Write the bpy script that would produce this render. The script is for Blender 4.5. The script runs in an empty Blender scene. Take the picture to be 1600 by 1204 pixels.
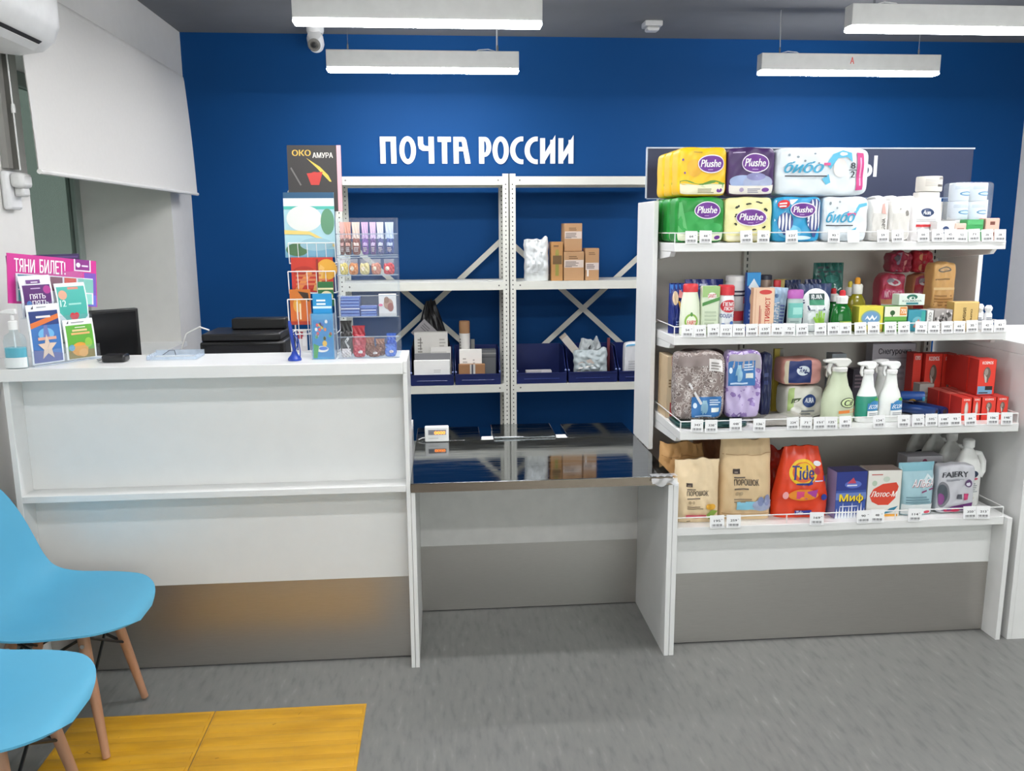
import bpy, math, random
from mathutils import Vector, Matrix, noise as mnoise
from math import sin, cos, pi, radians as rad
RN = random.Random(7)
SC = bpy.context.scene
COL = SC.collection

# ---------------------------------------------------------------- camera
F = 1320.0
YAW, PIT, ROL, EYE = rad(4.75), rad(10.5), rad(-0.342), 1.5
_f = Vector((sin(YAW)*cos(PIT), cos(YAW)*cos(PIT), -sin(PIT)))
_r0 = Vector((cos(YAW), -sin(YAW), 0)); _u0 = _r0.cross(_f)
_r = cos(ROL)*_r0 + sin(ROL)*_u0; _u = -sin(ROL)*_r0 + cos(ROL)*_u0
CAM = Vector((0, 0, EYE))
cd = bpy.data.cameras.new('camera'); co = bpy.data.objects.new('camera', cd); COL.objects.link(co)
cd.sensor_width = 36; cd.sensor_fit = 'HORIZONTAL'; cd.lens = F/1600*36; cd.clip_start = .02
co.matrix_world = Matrix(((_r.x, _u.x, -_f.x, 0), (_r.y, _u.y, -_f.y, 0), (_r.z, _u.z, -_f.z, EYE), (0, 0, 0, 1)))
SC.camera = co
def ray(x, y): return (x-800)/F*_r - (y-602)/F*_u + _f
def at(x, y, Y): d = ray(x, y); return CAM + d*(Y/d.y)
def zat(x, y, z): d = ray(x, y); return CAM + d*((z-EYE)/d.z)
def xat(x, y, X): d = ray(x, y); return CAM + d*(X/d.x)
def pr(P): q = Vector(P)-CAM; return 800+F*q.dot(_r)/q.dot(_f), 602-F*q.dot(_u)/q.dot(_f)

# ---------------------------------------------------------------- world and exposure
vs = SC.view_settings; vs.view_transform = 'Standard'; vs.look = 'None'; vs.gamma = 1; vs.use_curve_mapping = False
vs.exposure = .6
LAMP = 44.0
w = bpy.data.worlds.new('world'); SC.world = w; w.use_nodes = True
w.node_tree.nodes['Background'].inputs[0].default_value = (.90, .88, .85, 1)
w.node_tree.nodes['Background'].inputs[1].default_value = 3.6

# ---------------------------------------------------------------- materials
def lin(h):
    h = h.lstrip('#'); c = [int(h[i:i+2], 16)/255 for i in (0, 2, 4)]
    return tuple(x/12.92 if x <= .04045 else ((x+.055)/1.055)**2.4 for x in c)
_M = {}
def mat(key, build):
    if key not in _M:
        m = bpy.data.materials.new(str(key)[:50]); m.use_nodes = True; nt = m.node_tree; nt.nodes.clear()
        out = nt.nodes.new('ShaderNodeOutputMaterial'); s = build(nt); nt.links.new(s.outputs[0], out.inputs[0]); _M[key] = m
    return _M[key]
def noise(nt, scale, stretch=(1, 1, 1), detail=3):
    tc = nt.nodes.new('ShaderNodeTexCoord'); mp = nt.nodes.new('ShaderNodeMapping'); n = nt.nodes.new('ShaderNodeTexNoise')
    mp.inputs['Scale'].default_value = stretch; n.inputs['Scale'].default_value = scale; n.inputs['Detail'].default_value = detail
    nt.links.new(tc.outputs['Object'], mp.inputs[0]); nt.links.new(mp.outputs[0], n.inputs['Vector']); return n
def M(h, rough=.45, metal=0., var=.04, scale=18, stretch=(1, 1, 1), bump=0., rvar=0., spec=.5, trans=0.):
    def build(nt):
        p = nt.nodes.new('ShaderNodeBsdfPrincipled'); n = noise(nt, scale, stretch)
        mr = nt.nodes.new('ShaderNodeMapRange'); mr.inputs[1].default_value = .3; mr.inputs[2].default_value = .7
        mr.inputs[3].default_value = 1-var; mr.inputs[4].default_value = 1+var
        hs = nt.nodes.new('ShaderNodeHueSaturation'); hs.inputs['Color'].default_value = (*lin(h), 1)
        nt.links.new(n.outputs[0], mr.inputs[0]); nt.links.new(mr.outputs[0], hs.inputs['Value']); nt.links.new(hs.outputs[0], p.inputs['Base Color'])
        p.inputs['Roughness'].default_value = rough; p.inputs['Metallic'].default_value = metal; p.inputs['Specular IOR Level'].default_value = spec
        if trans: p.inputs['Transmission Weight'].default_value = trans
        if rvar:
            m2 = nt.nodes.new('ShaderNodeMapRange'); m2.inputs[1].default_value = .3; m2.inputs[2].default_value = .7
            m2.inputs[3].default_value = rough-rvar; m2.inputs[4].default_value = rough+rvar
            nt.links.new(n.outputs[0], m2.inputs[0]); nt.links.new(m2.outputs[0], p.inputs['Roughness'])
        if bump:
            b = nt.nodes.new('ShaderNodeBump'); b.inputs['Strength'].default_value = bump; b.inputs['Distance'].default_value = .01
            nt.links.new(n.outputs[0], b.inputs['Height']); nt.links.new(b.outputs[0], p.inputs['Normal'])
        return p
    return mat((h, rough, metal, var, scale, stretch, bump, rvar, spec, trans), build)
def CLR(h='ffffff', a=.12, rough=.08, vr=.4):
    """clear film or acrylic: mostly see-through, with a gloss"""
    def build(nt):
        t = nt.nodes.new('ShaderNodeBsdfTransparent'); t.inputs[0].default_value = (*lin(h), 1)
        p = nt.nodes.new('ShaderNodeBsdfPrincipled'); p.inputs['Base Color'].default_value = (*lin(h), 1); p.inputs['Roughness'].default_value = rough
        n = noise(nt, 25); mr = nt.nodes.new('ShaderNodeMapRange'); mr.inputs[3].default_value = a*(1-vr); mr.inputs[4].default_value = a*(1+vr)
        mx = nt.nodes.new('ShaderNodeMixShader'); nt.links.new(n.outputs[0], mr.inputs[0]); nt.links.new(mr.outputs[0], mx.inputs[0])
        nt.links.new(t.outputs[0], mx.inputs[1]); nt.links.new(p.outputs[0], mx.inputs[2]); return mx
    return mat(('clr', h, a, rough, vr), build)
def EM(h, s):
    def build(nt):
        e = nt.nodes.new('ShaderNodeEmission'); e.inputs[0].default_value = (*lin(h), 1); e.inputs[1].default_value = s; return e
    return mat(('em', h, s), build)
def ramp_mat(key, stops, scale, stretch, rough, detail=5, bump=0.):
    def build(nt):
        p = nt.nodes.new('ShaderNodeBsdfPrincipled'); n = noise(nt, scale, stretch, detail); r = nt.nodes.new('ShaderNodeValToRGB')
        el = r.color_ramp.elements
        while len(el) < len(stops): el.new(.5)
        for e, (pos, h) in zip(el, stops): e.position = pos; e.color = (*lin(h), 1)
        nt.links.new(n.outputs[0], r.inputs[0]); nt.links.new(r.outputs[0], p.inputs['Base Color']); p.inputs['Roughness'].default_value = rough
        if bump:
            b = nt.nodes.new('ShaderNodeBump'); b.inputs['Strength'].default_value = bump; b.inputs['Distance'].default_value = .005
            nt.links.new(n.outputs[0], b.inputs['Height']); nt.links.new(b.outputs[0], p.inputs['Normal'])
        return p
    return mat(key, build)
WHITE = M('e9e9e7', .38, var=.01)
LAM = M('e3e3e1', .32, var=.012)              # white laminate of the counters
PAINT = M('dedcd8', .7, var=.015, bump=.05)
def PATT(key, cols, scale, rough=.2):
    """printed cloth: blossoms of a cell pattern"""
    def build(nt):
        p = nt.nodes.new('ShaderNodeBsdfPrincipled'); tc = nt.nodes.new('ShaderNodeTexCoord'); v = nt.nodes.new('ShaderNodeTexVoronoi'); v.inputs['Scale'].default_value = scale; n = noise(nt, scale*1.6, (1, 1, 1), 4)
        ma = nt.nodes.new('ShaderNodeMath'); ma.operation = 'MULTIPLY_ADD'; ma.inputs[1].default_value = .75; r = nt.nodes.new('ShaderNodeValToRGB'); r.color_ramp.interpolation = 'CONSTANT'
        nt.links.new(tc.outputs['Object'], v.inputs['Vector']); nt.links.new(v.outputs['Distance'], ma.inputs[0]); nt.links.new(n.outputs[0], ma.inputs[2]); nt.links.new(ma.outputs[0], r.inputs[0])
        el = r.color_ramp.elements
        while len(el) < len(cols): el.new(.5)
        for e, (pos, h) in zip(el, cols): e.position = pos; e.color = (*lin(h), 1)
        nt.links.new(r.outputs[0], p.inputs['Base Color']); p.inputs['Roughness'].default_value = rough; return p
    return mat(key, build)
STEEL = M('c0bcb7', .36, 1., var=.05, scale=30, stretch=(1, 1, 40), rvar=.04)
MIRROR = M('7b7e80', .06, 1., var=.07, scale=6, stretch=(1, 9, 1), rvar=.045)
RACK = M('dcdcd3', .4, var=.02)
BLACK = M('121214', .4)
CHROME = M('c9c9c9', .18, 1.)
WIRE = M('e4e4e2', .35)

# ---------------------------------------------------------------- mesh helpers
class B:
    def __init__(s): s.v = []; s.f = []; s.m = []; s.ms = []
    def add(s, vs_, fs, m):
        if m not in s.ms: s.ms.append(m)
        i = s.ms.index(m); o = len(s.v); s.v += [tuple(v) for v in vs_]
        for f in fs: s.f.append([k+o for k in f]); s.m.append(i)
        return s
    def box(s, x0, x1, y0, y1, z0, z1, m):
        v = [(x, y, z) for z in (z0, z1) for y in (y0, y1) for x in (x0, x1)]
        return s.add(v, [(0, 2, 3, 1), (4, 5, 7, 6), (0, 1, 5, 4), (2, 6, 7, 3), (0, 4, 6, 2), (1, 3, 7, 5)], m)
    def prism(s, pts, a0, a1, m, axis='y'):
        """outline pts (2-D) extruded between a0 and a1 along an axis"""
        k = len(pts); put = {'y': lambda p, a: (p[0], a, p[1]), 'x': lambda p, a: (a, p[0], p[1]), 'z': lambda p, a: (p[0], p[1], a)}[axis]
        v = [put(p, a0) for p in pts] + [put(p, a1) for p in pts]
        f = [list(range(k)), list(range(2*k-1, k-1, -1))] + [(i, i+k, (i+1) % k+k, (i+1) % k) for i in range(k)]
        return s.add(v, f, m)
    def tube(s, pts, r, m, n=8, closed=False):
        pts = [Vector(p) for p in pts]; K = len(pts); v = []; f = []
        rr = r if isinstance(r, (list, tuple)) else [r]*K
        prev = None
        for i, p in enumerate(pts):
            a = pts[(i-1) % K] if (i or closed) else p; b = pts[(i+1) % K] if (i < K-1 or closed) else p
            t = (b-a).normalized()
            if prev is None: prev = t.orthogonal().normalized()
            n1 = (prev-t*prev.dot(t)).normalized(); n2 = t.cross(n1); prev = n1
            v += [p+rr[i]*(cos(2*pi*j/n)*n1+sin(2*pi*j/n)*n2) for j in range(n)]
        for i in range(K if closed else K-1):
            for j in range(n): f.append((i*n+j, i*n+(j+1) % n, (i+1) % K*n+(j+1) % n, (i+1) % K*n+j))
        if not closed: f += [list(range(n))[::-1], list(range((K-1)*n, K*n))]
        return s.add(v, f, m)
    def lathe(s, prof, m, n=24, sx=1., sy=1., c=(0, 0, 0), p=2.):
        """prof: (radius, z); sx, sy squash; p>2 makes a rounded-square section"""
        v = []; f = []
        for r, z in prof:
            for j in range(n):
                a = 2*pi*j/n; ca, sa = cos(a), sin(a); k = (abs(ca)**p+abs(sa)**p)**(-1/p)
                v.append((c[0]+r*sx*ca*k, c[1]+r*sy*sa*k, c[2]+z))
        for i in range(len(prof)-1):
            for j in range(n): f.append((i*n+j, i*n+(j+1) % n, (i+1)*n+(j+1) % n, (i+1)*n+j))
        f += [list(range(n))[::-1], list(range((len(prof)-1)*n, len(prof)*n))]
        return s.add(v, f, m)
    def grid(s, fn, nu, nv, m, u0=-1, u1=1, v0=-1, v1=1):
        v = [fn(u0+(u1-u0)*i/nu, v0+(v1-v0)*j/nv) for j in range(nv+1) for i in range(nu+1)]
        f = [(j*(nu+1)+i, j*(nu+1)+i+1, (j+1)*(nu+1)+i+1, (j+1)*(nu+1)+i) for j in range(nv) for i in range(nu)]
        return s.add(v, f, m)
    def build(s, name, parent=None, loc=(0, 0, 0), rz=0., bev=0., seg=2, rot=None, smooth=True):
        me = bpy.data.meshes.new(name); me.from_pydata(s.v, [], s.f)
        for m in s.ms: me.materials.append(m)
        me.polygons.foreach_set('material_index', s.m)
        if smooth:
            me.polygons.foreach_set('use_smooth', [True]*len(s.f)); me.set_sharp_from_angle(angle=rad(38))
        me.update(); o = bpy.data.objects.new(name, me); COL.objects.link(o); o.location = loc
        o.rotation_euler = rot if rot else (0, 0, rz)
        if parent: o.parent = parent
        if bev:
            md = o.modifiers.new('bevel', 'BEVEL'); md.width = bev; md.segments = seg; md.limit_method = 'ANGLE'; md.angle_limit = rad(50)
        return o
def tag(o, label, cat, group=None):
    o['label'] = label; o['category'] = cat
    if group: o['group'] = group
    return o
def thing(name, label, cat, loc=(0, 0, 0), rz=0., group=None, rot=None):
    o = bpy.data.objects.new(name, None); COL.objects.link(o); o.location = loc; o.rotation_euler = rot if rot else (0, 0, rz); o.empty_display_size = .05
    return tag(o, label, cat, group)
def struct(o): o['kind'] = 'structure'; return o

# ---------------------------------------------------------------- printing on packages
_T = {}
def text2d(t, bold=.026, rows=26):
    """flat lettering in the unit square, cut into short strips so that it follows a curved wrapper"""
    key = (t, bold, rows)
    if key not in _T:
        c = bpy.data.curves.new('lettering', 'FONT'); c.body = t; c.resolution_u = 3; c.fill_mode = 'NONE'
        o = bpy.data.objects.new('lettering', c); COL.objects.link(o)
        me = bpy.data.meshes.new_from_object(o.evaluated_get(bpy.context.evaluated_depsgraph_get()))
        P = [(v.co.x, v.co.y) for v in me.vertices]; E = [(P[e.vertices[0]], P[e.vertices[1]]) for e in me.edges]
        ys = [p[1] for p in P]; y0, y1 = min(ys), max(ys); dy = (y1-y0)/rows; V = []; Fc = []
        for r in range(rows):
            ym = y0+dy*(r+.5); xs = []
            for (ax, ay), (bx, by) in E:
                if (ay <= ym) != (by <= ym): xs.append((ax+(bx-ax)*(ym-ay)/(by-ay), 1 if by > ay else -1))
            xs.sort(); wn = 0; st = 0; iv = []
            for x_, d_ in xs:
                if wn == 0: st = x_
                wn += d_
                if wn == 0: iv.append([st-bold, x_+bold])
            mg = []
            for a_ in iv:
                if mg and a_[0] <= mg[-1][1]+.004: mg[-1][1] = max(mg[-1][1], a_[1])
                else: mg.append(a_)
            for a_, c_ in mg:
                n_ = max(1, int((c_-a_)/.2)); k_ = len(V)
                for q in range(n_+1): V += [(a_+(c_-a_)*q/n_, y0+dy*r), (a_+(c_-a_)*q/n_, y0+dy*(r+1))]
                Fc += [(k_+2*q, k_+2*q+2, k_+2*q+3, k_+2*q+1) for q in range(n_)]
        xs = [p[0] for p in V]; x0, dx = min(xs), (max(xs)-min(xs)) or 1
        _T[key] = [((x-x0)/dx, (y-y0)/(y1-y0)) for x, y in V], Fc
        bpy.data.objects.remove(o); bpy.data.curves.remove(c); bpy.data.meshes.remove(me)
    return _T[key]
def prt(b, S, ops, off=.001, step=.0003):
    k, last = -1, ''
    for op in ops:
        kd = 'e small' if op[0] == 'e' and max(op[3], op[4]) < .17 else op[0]
        k += 0 if kd == last == 'e small' else 1; last = kd
        o = off+step*k; kd = op[0]; h = op[-1]; m = M(h, .45, var=.02) if isinstance(h, str) else h
        if kd == 'r':
            _, u0, v0, u1, v1, _h = op; b.grid(lambda u, v: S(u, v, o), 10, 10, m, u0, u1, v0, v1)
        elif kd == 'e':
            _, u, v, ru, rv, _h = op; vs_ = [S(u, v, o)]; fs = []; N = 28; big = max(ru, rv) > .2; Q = (.25, .5, .75, 1.) if big else (1.,)
            for q in Q:
                vs_ += [S(u+ru*q*cos(2*pi*i/N), v+rv*q*sin(2*pi*i/N), o) for i in range(N)]
            for i in range(N):
                fs.append((0, 1+i, 1+(i+1) % N))
                for k2 in range(len(Q)-1): fs.append((1+k2*N+i, 1+k2*N+N+i, 1+k2*N+N+(i+1) % N, 1+k2*N+(i+1) % N))
            b.add(vs_, fs, m)
        elif kd == 't':
            t, u0, v0, u1, v1 = op[1:6]; sl = op[6] if len(op) > 7 else 0
            p2, fs = text2d(t)
            if sl == 'V': q = [(u1-(u1-u0)*y, v0+(v1-v0)*x) for x, y in p2]
            else: q = [(u0+(u1-u0)*x+sl*(u1-u0)*(y-.5), v0+(v1-v0)*y) for x, y in p2]
            b.add([S(u, v, o) for u, v in q], fs, m)
        elif kd == 'p':
            b.add([S(u, v, o) for u, v in op[1]], [list(range(len(op[1])))], m)
        elif kd == 'b':
            _, u0, v0, u1, v1, n, _h = op
            for i in range(n):
                va = v0+(v1-v0)*i/n; e = u1-(u1-u0)*.3*RN.random()
                b.grid(lambda u, v: S(u, v, o), 3, 1, m, u0, e, va, va+(v1-v0)/n*.5)
def fit(xl, xr, yt, Y, z):
    """centre x, width and height of something that stands at depth Y on height z between two columns of sight"""
    h = at((xl+xr)/2, yt, Y).z-z; y = pr((at((xl+xr)/2, yt, Y).x, Y, z+h/2))[1]
    a, b = at(xl, y, Y).x, at(xr, y, Y).x
    return (a+b)/2, b-a, h
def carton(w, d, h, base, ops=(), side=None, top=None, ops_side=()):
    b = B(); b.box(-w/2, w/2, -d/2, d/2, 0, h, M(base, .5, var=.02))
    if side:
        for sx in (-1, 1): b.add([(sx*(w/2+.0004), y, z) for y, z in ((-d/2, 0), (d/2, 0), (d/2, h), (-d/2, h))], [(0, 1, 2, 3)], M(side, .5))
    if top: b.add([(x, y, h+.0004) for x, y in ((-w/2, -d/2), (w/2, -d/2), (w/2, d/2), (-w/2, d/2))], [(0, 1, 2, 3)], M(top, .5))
    prt(b, lambda u, v, o: (u*w/2, -d/2-o, h/2*(v+1)), ops, .0005, .00015)
    if ops_side: prt(b, lambda u, v, o: (-w/2-o-.0004, -u*d/2, h/2*(v+1)), ops_side, .0006, .00015)
    return b
def puff(w, d, h, base, ops=(), n=9., N=20, lumps=0, rough=.35, amp=.0025):
    """soft wrapped pack: a box swollen towards its middle"""
    b = B(); mt = base if not isinstance(base, str) else M(base, rough, var=.03)
    ph = RN.random()*6
    def q(x, y, z):
        k = (abs(x)**n+abs(y)**n+abs(z)**n)**(-1/n); x, y, z = x*k, y*k, z*k
        r = 1+(amp*12*(abs(cos(x*pi*lumps/2))-.5)*abs(y) if lumps else 0)
        wv = amp*sin(9*x+ph)*cos(7*z+ph*2)
        return Vector((x*w/2, (y*r)*d/2+(wv if y < 0 else -wv), (z+1)*h/2+amp*.6*sin(5*x+ph)*max(0, z)))
    for ax in range(3):
        for sg in (-1, 1):
            def fn(u, v):
                if ax == 0: return q(sg, sg*u, v)
                if ax == 1: return q(-sg*u, sg, v)
                return q(u*sg, v, sg)
            b.grid(fn, N, N, mt)
    def S(u, v, o):
        p = q(u, -1, v); return p+Vector((0, -o-.0006, 0))
    prt(b, S, ops); return b
def pouch(w, d, h, base, ops=(), neck=.9, fold=.93, N=26, rough=.45, crease=.004, foot=.25, tilt=0., wrk=0., ts=.3):
    """stand-up bag: full at the foot, flat at the sealed top"""
    b = B(); mt = M(base, rough, var=.05, bump=.08) if isinstance(base, str) else base; ph = RN.random()*6
    def prof(v):
        t = (v+1)/2; return (min(1, .72+t/foot*.28) if t < foot else max(.04, cos((t-foot)/(1-foot)*pi/2)**.75))
    def pt(u, v, sg, o=0):
        t = (v+1)/2; wd = w/2*(1-(1-neck)*max(0, t-ts)/(1-ts)); th = d/2*prof(v)*max(0., 1-abs(u)**5)**.5
        th += crease*sin(13*u+5*v+ph)*sin(6*v+ph)*(1-abs(u)**4)
        dx = dz = 0
        if wrk:
            k = (1-abs(u)**6)*min(1, 3*t+.1); th += wrk*abs(mnoise.noise(Vector((u*2.2+ph, v*2.6+sg, ph))))*k*2.2+wrk*.5*mnoise.noise(Vector((u*6, v*7+ph, sg*3)))*k
            dx = wrk*1.2*mnoise.noise(Vector((ph, v*2.5, u*.8)))*t; dz = wrk*2.2*mnoise.noise(Vector((u*1.8, ph, 3)))*t*t
        return Vector((u*wd+dx, sg*(th+o)+tilt*t*t, h*t+dz))
    b.grid(lambda u, v: pt(u, v, -1), N, N, mt); b.grid(lambda u, v: pt(-u, v, 1), N, N, mt)
    b.add([pt(-1+2*i/N, -1, -1) for i in range(N+1)]+[pt(1-2*i/N, -1, 1) for i in range(N+1)], [list(range(2*N+2))], mt)
    prt(b, lambda u, v, o: pt(u, v, -1, o+.0008), ops, .001, .0005); return b
def bottle(prof, base, ops=(), sx=1., sy=.6, n=28, p=2.3, rough=.25, zs=1., label=None):
    """prof: (radius, z) from the foot up"""
    b = B(); mt = M(base, rough, var=.02) if isinstance(base, str) else base
    b.lathe(prof, mt, n, sx, sy, p=p)
    H = prof[-1][1]
    def S(u, v, o):
        z = H*(v+1)/2; r = prof[-1][0]
        for (r0, z0), (r1, z1) in zip(prof, prof[1:]):
            if z0 <= z <= z1 and z1 > z0: r = r0+(r1-r0)*(z-z0)/(z1-z0); break
        a = -pi/2+u*pi/2*.98; ca, sa = cos(a), sin(a); k = (abs(ca)**p+abs(sa)**p)**(-1/p)
        return Vector(((r+o)*sx*ca*k, (r+o)*sy*sa*k-o, z))
    prt(b, S, ops, .0012); return b
# ================================================================ ROOM
XL, XR, YB, YF, ZC = -1.49, 3.77, 5.37, -2.4, 2.64
FLOOR = ramp_mat('floor', [(.30, '6c6c6b'), (.45, '777775'), (.62, '7b7b78'), (.72, '868683'), (.82, '9b9a96')], 1.0, (48, 11, 1), .40, 5, .02)
BLUE = M('00427c', .65, var=.02, scale=3, spec=.2)
CEIL = M('77787b', .8, var=.04, scale=4)
struct(B().box(XL-.6, XR+.1, YF-.1, YB+.1, -.1, 0, FLOOR).build('floor'))
struct(B().box(XL-.6, XR+.1, YF-.1, YB+.1, ZC, ZC+.1, CEIL).build('ceiling'))
struct(B().box(XL-.6, XR+.1, YB, YB+.1, 0, ZC, BLUE).build('wall_back'))
struct(B().box(XR, XR+.1, YF, YB, 0, ZC, PAINT).build('wall_right'))
b = B(); WF = M('cfccc8', .8, var=.02)
for x0, x1, z0, z1 in ((XL-.6, -1.3, 0, ZC), (-1.3, XR+.1, 2.35, ZC), (-.82, .45, 0, 2.35), (.45, 3.4, 0, .45), (3.4, XR+.1, 0, 2.35), (-1.3, -.82, 0, .45)): b.box(x0, x1, YF-.1, YF, z0, z1, WF)
struct(b.build('wall_front'))
for i, (x0, x1) in enumerate(((-1.3, -.82), (.45, 3.4))):  # unseen shop windows, added to let world daylight in as frontal fill
    b = B(); xm_ = (x0+x1)/2
    for a0, a1, z0, z1 in ((x0, x0+.05, .45, 2.35), (x1-.05, x1, .45, 2.35), (x0+.05, x1-.05, .45, .5), (x0+.05, x1-.05, 2.3, 2.35)) + (((xm_-.025, xm_+.025, .5, 2.3),) if i else ()): b.box(a0, a1, YF-.07, YF-.02, z0, z1, WHITE)
    wo = struct(b.build('window_%d' % (i+2))); B().box(x0+.05, x1-.05, YF-.048, YF-.042, .5, 2.3, CLR('f0f6f6', .06, .05)).build('window_pane', wo)
NY0, NY1, NZ0, NZ1 = 3.30, 4.96, .85, 2.25            # window niche
b = B(); T = .55
b.box(XL-T, XL, YF, NY0, 0, ZC, PAINT).box(XL-T, XL, NY1, YB, 0, ZC, PAINT).box(XL-T, XL, NY0, NY1, 0, NZ0, PAINT).box(XL-T, XL, NY0, NY1, NZ1, ZC, PAINT)
struct(b.build('wall_left'))
b = B(); FR = M('8f9a94', .35); xw = XL-T+.02
for y0, y1, z0, z1 in ((NY0, NY0+.07, NZ0, NZ1), (NY1-.07, NY1, NZ0, NZ1), (NY0+.07, NY1-.07, NZ0, NZ0+.07), (NY0+.07, NY1-.07, NZ1-.07, NZ1), (4.12, 4.19, NZ0+.07, NZ1-.07)):
    b.box(xw, xw+.05, y0, y1, z0, z1, FR)
wf = struct(b.build('window_1', bev=.006))
B().box(xw+.018, xw+.026, NY0+.07, NY1-.07, NZ0+.07, NZ1-.07, CLR('808a86', .3, .15, .03)).build('window_pane', wf)
struct(B().box(XL-T+.08, XL+.03, NY0, NY1, NZ0-.0, NZ0+.025, WHITE).build('window_sill', wf))
# unseen wooden door added for its warm reflection, behind the photographer
b = B(); WD = ramp_mat('door wood', [(.3, '6b4426'), (.6, '8a5c36'), (.8, '9c6b41')], 2, (14, 14, 1), .45)
b.box(-.75, .15, YF+.001, YF+.04, 0, 2.05, WD); dr = struct(b.build('door_1', bev=.004))
B().tube([(.06, YF+.04, 1.0), (.06, YF+.09, 1.0), (-.06, YF+.09, 1.0)], .009, CHROME).build('door_handle', dr)
b = B()
for x0, x1, z0, z1 in ((-.82, -.75, 0, 2.12), (.15, .22, 0, 2.12), (-.75, .15, 2.05, 2.12)): b.box(x0, x1, YF+.001, YF+.05, z0, z1, WHITE)
struct(b.build('trim_1'))

# ================================================================ LAMPS
def wire_to_ceiling(x, y, z): return B().tube([(x, y, z), (x, y+.004, ZC)], .0016, M('b9b9b9', .3, 1.), 6)
def lamp(x, y, label, letter=False, z=2.31, L=1.0):
    t = thing('pendant_light', label, 'ceiling light', (x, y, z), 0, 'linear pendant lights')
    b = B().box(-L/2, L/2, -.036, .036, .0185, .105, M('cfcfcc', .4))
    if letter: prt(b, lambda u, v, o: (u*L/2, -.036-o, .07+v*.035), [('t', 'A', -.022, -.5, .022, .5, 'd8483a')])
    b.build('housing', t, bev=.003)
    B().box(-L/2, L/2, -.037, .037, 0, .018, EM('fdfdff', LAMP)).build('diffuser', t, bev=.008)
    for sx in (-1, 1):
        c = B().tube([(sx*L*.39, 0, .106), (sx*L*.39, .003, ZC-z)], .0016, M('b9b9b9', .3, 1.), 6); c.lathe([(.005, .106), (.005, .13), (.003, .14)], CHROME, 10, c=(sx*L*.39, 0, 0)); c.build('suspension_wire', t)
    B().tube([(L*.27, .01, .106), (L*.29, .012, .118), (L*.34, .012, .122), (L*.385, .01, .112), (L*.387, .012, .25), (L*.388, .012, ZC-z)] if x < 1 else
             [(-L*.27, .01, .106), (-L*.29, .012, .118), (-L*.34, .012, .122), (-L*.385, .01, .112), (-L*.387, .012, .25), (-L*.388, .012, ZC-z)], .0028, WIRE, 6).build('power_cable', t)
    return t
LX0, LX1 = -.066, 2.232
lamp(LX0, 4.69, 'white linear pendant light hanging close to the blue wall, above the white lettering')
lamp(LX0, 3.655, 'large looking white linear pendant light nearer the camera, in front of the security camera')
lamp(LX1, 4.655, 'white linear pendant light with a red letter A, above the shop shelf', True)
lamp(LX1, 3.645, 'white linear pendant light cut off by the top right corner of the photo')
for x in (LX0, LX1):  # extra lamps out of view, added to brighten the front of the room
    for y in (2.55, 1.4, .2): lamp(x, y, 'white linear pendant light overhead in the waiting area, unseen, added for light')

# ceiling camera, sensor
p = zat(492, 42, ZC); t = thing('security_camera', 'small white security camera under the ceiling behind the left pendant light', 'camera', (p.x, 5.2, ZC))
B().lathe([(.05, -.0), (.05, -.02), (.044, -.035)][::-1], WHITE, 24).build('mount', t)
b = B().lathe([(.02, .05), (.038, .046), (.047, .02), (.047, -.03), (.038, -.055), (.022, -.062)][::-1], WHITE, 24); o = b.build('housing', t, (0, -.01, -.075), rot=(rad(58), 0, 0))
b = B().lathe([(.033, -.0), (.036, .012), (.024, .014), (.02, .008), (.008, .01)], M('6f6d68', .3), 20); b.lathe([(.016, .0145), (.012, .017), (.001, .018)], BLACK, 16); b.build('lens', t, (0, -.061, -.105), rot=(rad(118), 0, 0))
p = zat(1019, 34, ZC); t = thing('smoke_detector', 'small square white detector box on the grey ceiling', 'detector', (p.x, p.y, ZC))
B().box(-.05, .05, -.05, .05, -.03, 0, M('c9c9c9', .5)).build('base', t, bev=.006); B().box(-.036, .036, -.036, .036, -.052, -.03, M('d5d5d3', .5)).build('cover', t, bev=.01)

# ================================================================ WALL LETTERING
px = at(895.5, 255, YB).x-at(594.9, 255, YB).x; k = px/(895.5-594.9)
X0 = at(594.9, 255, YB).x; Zb = at(745, 255.6, YB).z
t = thing('wall_sign', 'white capital lettering naming the post office on the blue wall', 'sign', (X0, YB, Zb))
LW = M('f4f4f4', .45)
def ring(cx, cz, rx, rz_, ix, iz, a0=0., a1=360., n=40):
    out = [(cx+rx*cos(rad(a0+(a1-a0)*i/n)), cz+rz_*sin(rad(a0+(a1-a0)*i/n))) for i in range(n+1)]
    inn = [(cx+ix*cos(rad(a0+(a1-a0)*i/n)), cz+iz*sin(rad(a0+(a1-a0)*i/n))) for i in range(n+1)]
    return [[out[i], out[i+1], inn[i+1], inn[i]] for i in range(n)]
def rc(x0, x1, z0, z1): return [(x0, z0), (x1, z0), (x1, z1), (x0, z1)]
I_ = [rc(0, 7.6, 0, 38.5), rc(16, 23.6, 0, 36), [(6.5, 2), (23.6, 29), (23.6, 43), (6.5, 15)]]
O_ = ring(12.7, 20, 12.7, 20.8, 5.2, 13.6); C_ = ring(18.5, 20, 18.5, 20.8, 10.6, 13.8, 90, 270)+[rc(18.5, 20.5, 33.8, 40.8), rc(18.5, 20.5, -.8, 6.2)]
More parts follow.
